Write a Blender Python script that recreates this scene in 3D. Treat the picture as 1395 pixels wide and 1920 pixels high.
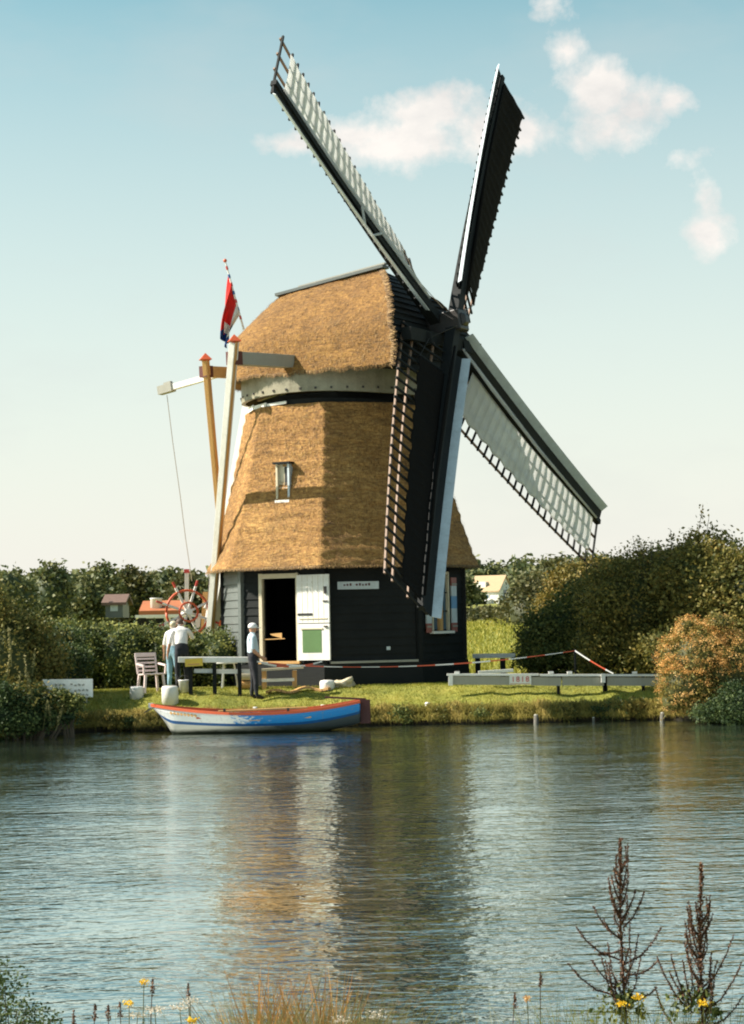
import bpy, math, random
import numpy as np
from mathutils import Vector, Matrix, noise
random.seed(7); rng = np.random.default_rng(7)
for o in list(bpy.data.objects): bpy.data.objects.remove(o)
SC = bpy.context.scene; COL = SC.collection
R_ = math.radians
# ------------------------------------------------------------------ camera
cam = bpy.data.cameras.new('camera'); camo = bpy.data.objects.new('camera', cam); COL.objects.link(camo)
SC.camera = camo
FPX, PW, PH = 3800.0, 1395, 1920
pitch, roll = math.atan((1160 - 960) / FPX), R_(1.2)
CF = Vector((0, math.cos(pitch), math.sin(pitch))); c0 = Vector((1, 0, 0)); u0 = c0.cross(CF)
CR = math.cos(roll) * c0 - math.sin(roll) * u0
CU = math.cos(roll) * u0 + math.sin(roll) * c0
CAM = Vector((0, 0, 2.34))
camo.matrix_world = Matrix(((CR.x, CU.x, -CF.x, CAM.x), (CR.y, CU.y, -CF.y, CAM.y), (CR.z, CU.z, -CF.z, CAM.z), (0, 0, 0, 1)))
cam.sensor_fit = 'VERTICAL'; cam.sensor_height = 24; cam.sensor_width = 24; cam.lens = FPX / PH * 24
cam.clip_start = 0.1; cam.clip_end = 6000
def at(px, py, D):
    d = CF + CR * ((px - PW / 2) / FPX) + CU * ((PH / 2 - py) / FPX)
    return CAM + d * (D / d.y)
# ------------------------------------------------------------------ light
SAZ, SEL = R_(0.8), R_(40)
S = Vector((-math.cos(SAZ) * math.cos(SEL), -math.sin(SAZ) * math.cos(SEL), math.sin(SEL)))
sun = bpy.data.lights.new('sun', 'SUN'); suno = bpy.data.objects.new('sun', sun); COL.objects.link(suno)
sun.energy = 5.0; sun.angle = R_(0.5); sun.color = (1, 0.93, 0.82)
suno.rotation_euler = S.to_track_quat('Z', 'Y').to_euler()
SC.view_settings.view_transform = 'Standard'; SC.view_settings.look = 'None'
SC.view_settings.exposure = 1.05; SC.view_settings.gamma = 1; SC.view_settings.use_curve_mapping = False
W = bpy.data.worlds.new('World'); SC.world = W; W.use_nodes = True
nt = W.node_tree; nt.nodes.clear()
class N:
    """tiny node helper"""
    def __init__(s, nt): s.nt = nt
    def n(s, t, **k):
        nd = s.nt.nodes.new(t)
        for a, b in k.items():
            if a.startswith('i_'): nd.inputs[a[2:]].default_value = b
            else: setattr(nd, a, b)
        return nd
    def l(s, a, b): s.nt.links.new(a, b)
    def math(s, op, a, b=None, clamp=False):
        nd = s.nt.nodes.new('ShaderNodeMath'); nd.operation = op; nd.use_clamp = clamp
        for i, x in enumerate((a, b)):
            if x is None: continue
            if isinstance(x, (int, float)): nd.inputs[i].default_value = x
            else: s.l(x, nd.inputs[i])
        return nd.outputs[0]
    def noise(s, vec, scale, detail=4, rough=.55, dist=0):
        nd = s.nt.nodes.new('ShaderNodeTexNoise'); nd.inputs['Scale'].default_value = scale
        nd.inputs['Detail'].default_value = detail; nd.inputs['Roughness'].default_value = rough
        nd.inputs['Distortion'].default_value = dist
        if vec is not None: s.l(vec, nd.inputs['Vector'])
        return nd.outputs['Fac']
    def ramp(s, fac, stops):
        nd = s.nt.nodes.new('ShaderNodeValToRGB'); e = nd.color_ramp.elements
        while len(e) < len(stops): e.new(.5)
        for el, (p, c) in zip(e, stops): el.position = p; el.color = (*c, 1) if len(c) == 3 else c
        s.l(fac, nd.inputs[0]); return nd.outputs[0]
    def mix(s, fac, a, b, mode='MIX'):
        nd = s.nt.nodes.new('ShaderNodeMix'); nd.data_type = 'RGBA'; nd.blend_type = mode
        for i, x in ((0, fac), (6, a), (7, b)):
            if isinstance(x, (int, float)): nd.inputs[i].default_value = x
            elif isinstance(x, tuple): nd.inputs[i].default_value = (*x, 1)
            else: s.l(x, nd.inputs[i])
        return nd.outputs[2]
    def vscale(s, vec, sc):
        nd = s.nt.nodes.new('ShaderNodeMapping'); nd.inputs['Scale'].default_value = sc; s.l(vec, nd.inputs['Vector']); return nd.outputs[0]
q = N(nt)
out = q.n('ShaderNodeOutputWorld'); bg = q.n('ShaderNodeBackground'); q.l(bg.outputs[0], out.inputs[0])
sky = q.n('ShaderNodeTexSky'); sky.sky_type = 'NISHITA'; sky.sun_disc = False
sky.sun_elevation = SEL; sky.sun_rotation = math.atan2(S.x, S.y); sky.air_density = 1.0; sky.dust_density = 0.6; sky.ozone_density = 1.5
tc = q.n('ShaderNodeTexCoord'); sep = q.n('ShaderNodeSeparateXYZ'); q.l(tc.outputs['Generated'], sep.inputs[0])
X, Y, Z = sep.outputs
# everything in units where the sky strength is 0.1
tinted = q.mix(1.0, sky.outputs[0], (1.58, 1.90, 1.40), 'MULTIPLY')
hz = q.math('SUBTRACT', 1.0, q.math('DIVIDE', q.math('MAXIMUM', Z, 0.0), 0.30), True)
hz = q.math('MULTIPLY', q.math('POWER', hz, 0.80), 0.98)
c1 = q.mix(hz, tinted, (8.8, 8.4, 7.95))
# clouds: soft masks placed by direction, broken up with noise
def cloudmask(blobs):
    tot = None
    for (px, py, rx, ry, s_) in blobs:
        d = (at(px, py, 1000) - CAM).normalized()
        az, el = math.atan2(d.x, d.y), math.asin(d.z)
        azn = q.math('ARCTAN2', X, Y); eln = q.math('ARCSINE', Z)
        a = q.math('DIVIDE', q.math('SUBTRACT', azn, az), rx / FPX); b = q.math('DIVIDE', q.math('SUBTRACT', eln, el), ry / FPX)
        r = q.math('SQRT', q.math('ADD', q.math('MULTIPLY', a, a), q.math('MULTIPLY', b, b)))
        m = q.math('MULTIPLY', q.math('SUBTRACT', 1.35, r), s_)
        tot = m if tot is None else q.math('MAXIMUM', tot, m)
    return tot
blobs = [(760, 262, 150, 52, 1.0), (800, 215, 105, 45, 1.0), (660, 255, 75, 38, .9), (900, 240, 90, 55, .9), (990, 245, 90, 40, .75), (1140, 245, 78, 38, .85),
         (1120, 170, 56, 55, .85), (1060, 95, 36, 26, .6), (1190, 210, 50, 40, .5), (1270, 190, 32, 22, .6), (560, 272, 60, 20, .6),
         (1278, 298, 34, 20, .6), (1320, 360, 26, 40, .7), (1325, 440, 34, 30, .65), (1045, 15, 30, 20, .5)]
mask = cloudmask(blobs)
n1 = q.noise(tc.outputs['Generated'], 40, 9, .62, .12); n2 = q.noise(q.vscale(tc.outputs['Generated'], (1, 1, 2.5)), 5, 5, .6)
m = q.math('ADD', mask, q.math('MULTIPLY', q.math('SUBTRACT', n1, 0.5), 2.9))
m = q.math('MULTIPLY', q.math('SUBTRACT', m, -0.02), 1.2, True)
# faint broken cirrus elsewhere, over the whole sky
cir = q.math('MULTIPLY', q.math('SUBTRACT', n2, 0.52, True), 1.2, True)
c2 = q.mix(cir, c1, (6.5, 6.8, 6.7))
c3 = q.mix(m, c2, q.mix(q.math('MULTIPLY', q.math('SUBTRACT', q.noise(q.vscale(tc.outputs['Generated'], (1, 1, 1.8)), 22, 6, .6), .34), 3.2, True), (7.6, 7.5, 7.3), (9.9, 9.4, 8.8)))
q.l(c3, bg.inputs[0]); bg.inputs[1].default_value = 0.0505
SC.render.engine = 'CYCLES'
SC.cycles.filter_width = 2.0; SC.cycles.max_bounces = 6; SC.cycles.transparent_max_bounces = 6
# ------------------------------------------------------------------ materials
def mat(name, fn, **k):
    m = bpy.data.materials.new(name); m.use_nodes = True
    t = m.node_tree; t.nodes.clear(); q = N(t)
    o = q.n('ShaderNodeOutputMaterial'); b = q.n('ShaderNodeBsdfPrincipled'); q.l(b.outputs[0], o.inputs[0])
    for a, v in k.items(): b.inputs[a].default_value = v
    fn(q, b, o); return m
def setbump(q, b, h, dist, strength=1):
    bp = q.n('ShaderNodeBump'); bp.inputs['Distance'].default_value = dist; bp.inputs['Strength'].default_value = strength
    q.l(h, bp.inputs['Height']); q.l(bp.outputs[0], b.inputs['Normal'])
def obj_co(q): return q.n('ShaderNodeTexCoord').outputs['Object']
def pos_co(q): return q.n('ShaderNodeNewGeometry').outputs['Position']
def paint(name, col, dirt=(.25, .2, .14), amount=.35, rough=.5, grain=1.0):
    def fn(q, b, o):
        p = pos_co(q); n = q.noise(p, 3.1, 6, .65); n2 = q.noise(p, 23, 4, .7)
        f = q.math('MULTIPLY', q.math('SUBTRACT', q.math('ADD', n, q.math('MULTIPLY', n2, .6)), .62, True), amount * 3, True)
        q.l(q.mix(f, col, dirt), b.inputs['Base Color']); b.inputs['Roughness'].default_value = rough
        setbump(q, b, n2, .004 * grain)
    return mat(name, fn)
def wood(name, c1, c2, rough=.6, sc=(6, 6, 1.2)):
    def fn(q, b, o):
        p = obj_co(q); n = q.noise(q.vscale(p, sc), 4, 5, .65); n2 = q.noise(p, 1.3, 3)
        q.l(q.mix(q.math('MULTIPLY', q.math('ADD', n, n2), .5), c1, c2), b.inputs['Base Color']); b.inputs['Roughness'].default_value = rough
        setbump(q, b, n, .004)
    return mat(name, fn)
def thatch_fn(q, b, o, c=((.065, .030, .010), (.34, .168, .044), (.66, .39, .125))):
    p = obj_co(q)
    big = q.noise(p, .7, 4, .6); course = q.noise(q.vscale(p, (1.6, 1.6, 9)), 2.2, 5, .7, .6); fine = q.noise(q.vscale(p, (9, 9, 2.0)), 7, 4, .75)
    med = q.noise(q.vscale(p, (1, 1, 2.2)), 9, 3, .7)
    f = q.math('ADD', q.math('ADD', q.math('MULTIPLY', big, .22), q.math('MULTIPLY', course, .34)), q.math('ADD', q.math('MULTIPLY', fine, .26), q.math('MULTIPLY', med, .3)))
    pa = q.noise(q.vscale(p, (.5, .5, 1.1)), 1.6, 5, .7, .8)      # weather-grey and mossy patches
    col = q.ramp(f, ((.42, c[0]), (.56, c[1]), (.70, c[2])))
    col = q.mix(q.math('MULTIPLY', q.math('SUBTRACT', pa, .53, True), 3.2, True), col, tuple(x * .5 + .03 for x in c[0]) if False else (.15, .085, .032))
    q.l(col, b.inputs['Base Color']); b.inputs['Roughness'].default_value = .85
    h = q.math('ADD', q.math('MULTIPLY', course, .8), q.math('ADD', q.math('MULTIPLY', med, .8), q.math('MULTIPLY', fine, .5)))
    setbump(q, b, h, .045, .9)
M = {}
M['thatch'] = mat('thatch', thatch_fn)
M['cap_thatch'] = mat('cap_thatch', lambda q, b, o: thatch_fn(q, b, o, ((.055, .026, .008), (.235, .112, .024), (.46, .245, .058))))
def straw_fn(q, b, o):
    a = q.n('ShaderNodeAttribute', attribute_name='var')
    q.l(q.ramp(a.outputs['Fac'], ((0, (.07, .036, .014)), (.5, (.22, .12, .04)), (1, (.42, .26, .095)))), b.inputs['Base Color']); b.inputs['Roughness'].default_value = .8
M['straw'] = mat('straw', straw_fn)
def tar_fn(q, b, o):
    p = obj_co(q); n = q.noise(q.vscale(p, (2, 2, 14)), 2.5, 5, .7); n2 = q.noise(p, 1.7, 4)
    q.l(q.mix(q.math('MULTIPLY', n, n2), (.006, .007, .007), (.028, .030, .028)), b.inputs['Base Color'])
    q.l(q.math('ADD', .55, q.math('MULTIPLY', n, .3)), b.inputs['Roughness']); setbump(q, b, n, .006)
M['tar'] = mat('tarred_wood', tar_fn, **{'Specular IOR Level': .18})
M['tar_grey'] = wood('sunlit_weathered_tarred_wood', (.06, .075, .075), (.16, .17, .155), .45, (1.2, 1.2, 10))  # also carries the sun's grey sheen on black tar as colour
M['white'] = paint('white_paint', (.80, .78, .73), (.42, .38, .31), .3)
M['cream'] = paint('cream_paint', (.62, .54, .38), (.3, .24, .15), .3)
M['lightgrey'] = paint('pale_grey_paint', (.56, .62, .65), (.25, .27, .27), .35, .45)
M['greywood'] = wood('grey_weathered_timber', (.22, .215, .18), (.40, .38, .32))
M['ringpaint'] = paint('ring_board_paint', (.30, .275, .19), (.12, .10, .06), .5)
M['ochre'] = wood('varnished_pine', (.42, .22, .07), (.62, .36, .13))
M['red'] = paint('red_paint', (.55, .05, .035), (.2, .04, .03), .3)
M['orange'] = paint('orange_red_paint', (.62, .10, .03), (.3, .08, .03), .3)
M['darkred'] = paint('oxblood_paint', (.10, .018, .012), (.04, .01, .01), .3)
M['blue'] = paint('blue_paint', (.015, .22, .60), (.02, .1, .25), .2, .35)
M['navy'] = paint('navy_paint', (.012, .10, .30), (.02, .05, .1), .3, .35)
M['shutter_red'] = paint('shade_muted_red_paint', (.32, .11, .09), (.2, .08, .07), .3)  # both shutter paints are muted: their shade is put into the colour
M['shutter_blue'] = paint('shade_muted_blue_paint', (.16, .33, .55), (.1, .15, .25), .3)
M['green'] = paint('green_paint', (.10, .19, .065), (.06, .11, .04), .3)
M['yellow'] = paint('yellow_paint', (.72, .52, .06), (.4, .25, .05), .3)
M['black'] = paint('black_paint', (.012, .012, .012), (.03, .03, .03), .3, .5)
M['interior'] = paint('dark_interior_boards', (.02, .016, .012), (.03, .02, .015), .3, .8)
M['glass'] = mat('window_glass', lambda q, b, o: setbump(q, b, q.noise(pos_co(q), 3), .01), **{'Base Color': (.05, .10, .14, 1), 'Roughness': .08, 'Metallic': 0.0, 'IOR': 1.5})
M['iron'] = paint('cast_iron', (.018, .018, .018), (.05, .03, .02), .4, .45)
M['rope'] = paint('hemp_rope', (.30, .24, .16), (.2, .15, .1), .2, .9)
M['plastic'] = paint('pale_pink_plastic', (.74, .60, .56), (.55, .38, .34), .2, .4)
M['skin'] = paint('skin', (.52, .27, .17), (.40, .2, .13), .15, .5, 0)
M['hair'] = paint('grey_brown_hair', (.10, .06, .04), (.05, .03, .02), .3, .7)
def fabric(name, c, c2, rough=.9):
    def fn(q, b, o):
        n = q.noise(obj_co(q), 7, 4, .6); q.l(q.mix(n, c, c2), b.inputs['Base Color']); b.inputs['Roughness'].default_value = rough
        setbump(q, b, n, .03, .7)
    return mat(name, fn)
M['shirt_white'] = fabric('white_cotton', (.66, .63, .60), (.76, .73, .70))
M['shirt_blue'] = fabric('pale_blue_cotton', (.45, .56, .62), (.55, .64, .68))
M['trousers'] = fabric('dark_trousers', (.012, .013, .02), (.03, .03, .035))
M['jeans'] = fabric('light_blue_denim', (.16, .32, .42), (.28, .42, .50))
M['shoe'] = fabric('dark_leather', (.02, .015, .01), (.04, .03, .02))
M['cap_white'] = fabric('white_cap', (.7, .68, .66), (.8, .78, .75))
def cloth_fn(col, trans):
    def fn(q, b, o):
        p = obj_co(q); n = q.noise(q.vscale(p, (1, 1, 1)), 2.2, 5, .6); n3 = q.noise(p, 9, 4)
        c = q.mix(n, tuple(x * .78 for x in col), col); q.l(c, b.inputs['Base Color']); b.inputs['Roughness'].default_value = .9
        setbump(q, b, q.math('ADD', n, q.math('MULTIPLY', n3, .3)), .05)
        t = q.n('ShaderNodeBsdfTranslucent'); q.l(c, t.inputs[0]); mx = q.n('ShaderNodeMixShader'); mx.inputs[0].default_value = trans
        q.l(b.outputs[0], mx.inputs[1]); q.l(t.outputs[0], mx.inputs[2]); q.l(mx.outputs[0], o.inputs[0])
    return fn
M['sailcloth'] = mat('pale_sailcloth', cloth_fn((.86, .86, .84), .62))
M['darkcloth'] = mat('tarred_sailcloth', cloth_fn((.011, .0095, .008), .05), **{'Specular IOR Level': .08})
M['lath'] = wood('old_pine_laths', (.13, .075, .045), (.27, .16, .10))
for nm, c in (('flag_red', (.78, .035, .03)), ('flag_white', (.78, .77, .74)), ('flag_blue', (.02, .08, .30))): M[nm] = mat(nm, cloth_fn(c, .35))
def leafmat(name, stops, trans=.3):
    def fn(q, b, o):
        a = q.n('ShaderNodeAttribute', attribute_name='var')
        n = q.noise(pos_co(q), .9, 3, .6)
        f = q.math('ADD', q.math('MULTIPLY', a.outputs['Fac'], .65), q.math('MULTIPLY', n, .45))
        c = q.ramp(f, stops); q.l(c, b.inputs['Base Color']); b.inputs['Roughness'].default_value = .6; b.inputs['Specular IOR Level'].default_value = .3
        t = q.n('ShaderNodeBsdfTranslucent'); q.l(c, t.inputs[0]); mx = q.n('ShaderNodeMixShader'); mx.inputs[0].default_value = trans
        q.l(b.outputs[0], mx.inputs[1]); q.l(t.outputs[0], mx.inputs[2]); q.l(mx.outputs[0], o.inputs[0])
    return mat(name, fn)
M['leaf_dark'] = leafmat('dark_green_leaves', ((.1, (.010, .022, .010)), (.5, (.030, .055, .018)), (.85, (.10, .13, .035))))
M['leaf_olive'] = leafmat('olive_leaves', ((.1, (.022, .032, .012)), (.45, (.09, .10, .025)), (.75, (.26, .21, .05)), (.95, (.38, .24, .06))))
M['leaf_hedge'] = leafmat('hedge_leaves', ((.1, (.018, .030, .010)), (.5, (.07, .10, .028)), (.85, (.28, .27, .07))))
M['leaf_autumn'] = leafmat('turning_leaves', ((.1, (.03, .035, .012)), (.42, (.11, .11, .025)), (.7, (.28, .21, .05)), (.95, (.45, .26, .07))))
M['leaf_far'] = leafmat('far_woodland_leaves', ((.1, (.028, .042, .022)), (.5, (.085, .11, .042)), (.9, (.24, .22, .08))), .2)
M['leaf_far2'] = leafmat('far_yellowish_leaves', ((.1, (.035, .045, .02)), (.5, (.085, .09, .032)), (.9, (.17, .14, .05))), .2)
M['flower_rust'] = leafmat('rusty_flower_heads', ((.1, (.32, .14, .04)), (.5, (.66, .34, .09)), (.95, (.88, .58, .25))))
M['grass'] = leafmat('grass_blades', ((.1, (.08, .11, .015)), (.5, (.27, .27, .035)), (.9, (.48, .40, .08))))
M['dry_grass'] = leafmat('dry_bank_grass', ((.1, (.06, .06, .015)), (.5, (.25, .21, .04)), (.9, (.46, .34, .10))))
M['reed'] = leafmat('pale_reeds', ((.1, (.08, .09, .03)), (.5, (.22, .2, .07)), (.9, (.5, .42, .2))))
M['dock'] = leafmat('dark_dock_stems', ((.1, (.04, .02, .013)), (.5, (.11, .05, .026)), (.9, (.24, .115, .06))), .1)
M['rust_stem'] = leafmat('rust_coloured_stems', ((.1, (.28, .10, .025)), (.5, (.52, .22, .05)), (.9, (.68, .38, .12))), .2)
M['petal_yellow'] = leafmat('yellow_petals', ((.1, (.70, .42, .02)), (.9, (.85, .58, .04))))
M['petal_white'] = leafmat('cream_umbel_flowers', ((.1, (.45, .36, .26)), (.9, (.75, .66, .55))))
M['oldpost'] = wood('old_wet_post', (.045, .04, .03), (.15, .135, .11), .8)
M['bark'] = wood('bark', (.05, .035, .022), (.12, .09, .06), .9, (8, 8, 1.5))
def ground_fn(q, b, o):
    p = pos_co(q); n = q.noise(p, .35, 6, .65); n2 = q.noise(p, 5, 5, .7)
    s = q.n('ShaderNodeSeparateXYZ'); q.l(p, s.inputs[0])
    g = q.ramp(q.math('ADD', q.math('MULTIPLY', n, .55), q.math('MULTIPLY', n2, .45)), ((.3, (.09, .11, .018)), (.5, (.22, .22, .03)), (.7, (.36, .30, .06))))
    e = q.math('MULTIPLY', q.math('SUBTRACT', .33, s.outputs[2]), 6, True)
    q.l(q.mix(e, g, (.030, .022, .012)), b.inputs['Base Color']); b.inputs['Roughness'].default_value = .95; setbump(q, b, n2, .05)
M['ground'] = mat('grassy_ground', ground_fn)
def water_fn(q, b, o):
    p = pos_co(q)
    w1 = q.noise(q.vscale(p, (2.6, 4.4, 1)), 1.0, 3, .5, .3)
    w2 = q.noise(q.vscale(p, (8, 12, 1)), 1.0, 2, .5, .3)
    w3 = q.noise(q.vscale(p, (.30, .5, 1)), 1.0, 2, .5)
    calm = q.math('ADD', -.35, q.math('MULTIPLY', w3, 2.9))
    h = q.math('MULTIPLY', q.math('ADD', w1, q.math('MULTIPLY', w2, .34)), calm)
    setbump(q, b, h, .021, 1.0)
    q.l(q.mix(w3, (.055, .072, .058), (.07, .088, .070)), b.inputs['Base Color'])
    gl = q.n('ShaderNodeBsdfGlossy'); gl.inputs['Roughness'].default_value = .04; gl.inputs['Color'].default_value = (.90, .97, .94, 1)
    q.l(b.inputs['Normal'].links[0].from_socket, gl.inputs['Normal']); fr = q.n('ShaderNodeFresnel'); fr.inputs['IOR'].default_value = 1.8; q.l(b.inputs['Normal'].links[0].from_socket, fr.inputs['Normal'])
    mx = q.n('ShaderNodeMixShader'); q.l(q.math('ADD', q.math('MULTIPLY', fr.outputs[0], .9), .22, True), mx.inputs[0]); q.l(b.outputs[0], mx.inputs[1]); q.l(gl.outputs[0], mx.inputs[2]); q.l(mx.outputs[0], o.inputs[0])
M['water'] = mat('river_water', water_fn, **{'Roughness': .05, 'IOR': 1.36})
M['tile_orange'] = paint('orange_roof_tiles', (.45, .14, .05), (.2, .08, .04), .4, .8)
M['tile_brown'] = paint('brown_roof_tiles', (.17, .10, .075), (.08, .05, .04), .4, .8)
M['tile_tan'] = paint('pale_roof_tiles', (.46, .33, .19), (.3, .2, .12), .3, .8)
M['stone'] = paint('weathered_concrete', (.55, .52, .46), (.26, .25, .2), .5, .85, 3)
M['tape_white'] = paint('white_tape', (.75, .73, .7), (.5, .5, .5), .1, .4)
M['tape_red'] = paint('red_tape', (.62, .09, .03), (.4, .05, .03), .1, .4)
# ------------------------------------------------------------------ mesh helpers
class MB:
    def __init__(s): s.v = []; s.f = []; s.m = []
    def add(s, vs, fs, mi=0):
        b = len(s.v); s.v += [tuple(x) for x in vs]; s.f += [tuple(i + b for i in f) for f in fs]; s.m += [mi] * len(fs); return s
    def hexa(s, A, B, mi=0):   # two quads (lists of 4) joined
        return s.add(list(A) + list(B), [(3, 2, 1, 0), (4, 5, 6, 7), (0, 1, 5, 4), (1, 2, 6, 5), (2, 3, 7, 6), (3, 0, 4, 7)], mi)
    def beam(s, p, q_, w, h, side=None, w2=None, h2=None, mi=0):
        p, q_ = Vector(p), Vector(q_); d = (q_ - p).normalized()
        side = Vector(side) if side is not None else (Vector((0, 0, 1)).cross(d) if abs(d.z) < .95 else Vector((1, 0, 0)))
        side = (side - d * side.dot(d)).normalized(); up = d.cross(side)
        w2 = w if w2 is None else w2; h2 = h if h2 is None else h2
        A = [p + side * a * w / 2 + up * b * h / 2 for a, b in ((-1, -1), (1, -1), (1, 1), (-1, 1))]
        B = [q_ + side * a * w2 / 2 + up * b * h2 / 2 for a, b in ((-1, -1), (1, -1), (1, 1), (-1, 1))]
        return s.hexa(A, B, mi)
    def box(s, c, size, rz=0, mi=0):
        c = Vector(c); x = Vector((math.cos(rz), math.sin(rz), 0)) * size[0] / 2; y = Vector((-math.sin(rz), math.cos(rz), 0)) * size[1] / 2; z = Vector((0, 0, size[2] / 2))
        A = [c - x - y - z, c + x - y - z, c + x + y - z, c - x + y - z]; B = [v + 2 * z for v in A]
        return s.hexa(A, B, mi)
    def tube(s, pts, rad, seg=8, mi=0, cap=True):
        pts = [Vector(p) for p in pts]; b = len(s.v); n = len(pts)
        if isinstance(rad, (int, float)): rad = [rad] * n
        prev = None
        for i, p in enumerate(pts):
            d = (pts[min(i + 1, n - 1)] - pts[max(i - 1, 0)]).normalized()
            ref = prev if prev is not None else (Vector((0, 0, 1)) if abs(d.z) < .9 else Vector((1, 0, 0)))
            x = (ref - d * ref.dot(d)).normalized(); prev = x; y = d.cross(x)
            for k in range(seg):
                a = 2 * math.pi * k / seg; s.v.append(tuple(p + (x * math.cos(a) + y * math.sin(a)) * rad[i]))
        for i in range(n - 1):
            for k in range(seg):
                s.f.append((b + i * seg + k, b + i * seg + (k + 1) % seg, b + (i + 1) * seg + (k + 1) % seg, b + (i + 1) * seg + k)); s.m.append(mi)
        if cap:
            s.f.append(tuple(b + k for k in reversed(range(seg)))); s.m.append(mi)
            s.f.append(tuple(b + (n - 1) * seg + k for k in range(seg))); s.m.append(mi)
        return s
    def lathe(s, prof, c=(0, 0, 0), seg=20, mi=0):
        b = len(s.v)
        for r, z in prof:
            for k in range(seg):
                a = 2 * math.pi * k / seg; s.v.append((c[0] + r * math.cos(a), c[1] + r * math.sin(a), c[2] + z))
        for i in range(len(prof) - 1):
            for k in range(seg):
                s.f.append((b + i * seg + k, b + i * seg + (k + 1) % seg, b + (i + 1) * seg + (k + 1) % seg, b + (i + 1) * seg + k)); s.m.append(mi)
        s.f.append(tuple(b + k for k in reversed(range(seg)))); s.m.append(mi)
        s.f.append(tuple(b + (len(prof) - 1) * seg + k for k in range(seg))); s.m.append(mi)
        return s
    def mesh(s, name, mats, smooth=False):
        me = bpy.data.meshes.new(name); me.from_pydata(s.v, [], s.f); me.update()
        for m_ in (mats if isinstance(mats, (list, tuple)) else [mats]): me.materials.append(M[m_])
        me.polygons.foreach_set('material_index', s.m)
        if smooth: me.polygons.foreach_set('use_smooth', [True] * len(s.f))
        return me
    def build(s, name, mats, parent=None, smooth=False, bevel=0):
        o = bpy.data.objects.new(name, s.mesh(name, mats, smooth)); put(o, parent)
        if bevel:
            b = o.modifiers.new('bevel', 'BEVEL'); b.width = bevel; b.segments = 2; b.limit_method = 'ANGLE'
        return o
def put(o, parent=None):
    """link; geometry is written in world coordinates unless the thing was made with local=True"""
    COL.objects.link(o)
    if parent is not None:
        o.parent = parent
        if parent.type == 'EMPTY' and not parent.get('_loc'): o.location = -parent.location
def tag(o, label, cat=None, group=None, kind=None):
    if label: o['label'] = label
    if cat: o['category'] = cat
    if group: o['group'] = group
    if kind: o['kind'] = kind
    return o
LOCALS = set()
def thing(name, label, cat, loc=(0, 0, 0), group=None, local=False, rz=0):
    o = bpy.data.objects.new(name, None); COL.objects.link(o); o.location = loc; o.rotation_euler.z = rz
    o.empty_display_size = .2
    if local: o['_loc'] = 1; LOCALS.add(o)
    return tag(o, label, cat, group)
def dup(root, loc, label, rz=None):
    r = root.copy(); COL.objects.link(r); r.location = loc
    if rz is not None: r.rotation_euler.z = rz
    if label: r['label'] = label
    for ch in root.children:
        c = ch.copy(); COL.objects.link(c); c.parent = r
        for g in ch.children:
            d = g.copy(); COL.objects.link(d); d.parent = c
    if r.get('_loc'): LOCALS.add(r)
    return r
def quads_object(name, V, var, mname, parent=None, nv=4, extra=None):
    """V: (n, nv, 3) array of separate faces; var: (n,) 0..1 tint per face"""
    n = len(V); ev, ef, evar = (extra if extra else (np.zeros((0, 3)), [], []))
    me = bpy.data.meshes.new(name); me.vertices.add(n * nv + len(ev))
    me.vertices.foreach_set('co', np.concatenate([V.reshape(-1, 3), np.asarray(ev).reshape(-1, 3)]).astype(np.float32).ravel())
    lt = [nv] * n + [len(f) for f in ef]; loops = np.concatenate([np.arange(n * nv), np.array([i + n * nv for f in ef for i in f], dtype=int)]) if ef else np.arange(n * nv)
    me.loops.add(len(loops)); me.loops.foreach_set('vertex_index', loops.astype(np.int32))
    me.polygons.add(len(lt)); st = np.concatenate([[0], np.cumsum(lt)[:-1]]).astype(np.int32)
    me.polygons.foreach_set('loop_start', st); me.polygons.foreach_set('loop_total', np.array(lt, dtype=np.int32))
    me.update(calc_edges=True)
    a = me.attributes.new('var', 'FLOAT', 'FACE'); a.data.foreach_set('value', np.concatenate([np.asarray(var), np.asarray(evar, dtype=float)]).astype(np.float32))
    me.materials.append(M[mname]); o = bpy.data.objects.new(name, me); put(o, parent); return o
def rand_unit(n):
    v = rng.normal(size=(n, 3)); return v / np.linalg.norm(v, axis=1, keepdims=True)
def leaf_quads(C, size, flat=0.0, aspect=.6):
    """leaf-shaped quads at C with per-leaf size"""
    n = len(C); a = rand_unit(n); b = rand_unit(n); a[:, 2] *= (1 - flat); a /= np.linalg.norm(a, axis=1, keepdims=True)
    b -= a * (a * b).sum(1, keepdims=True); b /= np.linalg.norm(b, axis=1, keepdims=True)
    s = np.asarray(size).reshape(-1, 1)
    return np.stack([C - a * s * .5, C + b * s * aspect * .5, C + a * s * .5, C - b * s * aspect * .5], 1)
def ico(c, r, sub=2, lump=.15):
    import bmesh
    bm = bmesh.new(); bmesh.ops.create_icosphere(bm, subdivisions=sub, radius=1)
    vs = []
    for v in bm.verts:
        k = 1 + lump * noise.noise(Vector(v.co) * 2.1 + Vector(c)) * 2
        vs.append((c[0] + v.co.x * r[0] * k, c[1] + v.co.y * r[1] * k, c[2] + v.co.z * r[2] * k))
    fs = [tuple(v.index for v in f.verts) for f in bm.faces]; bm.free(); return vs, fs
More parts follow.
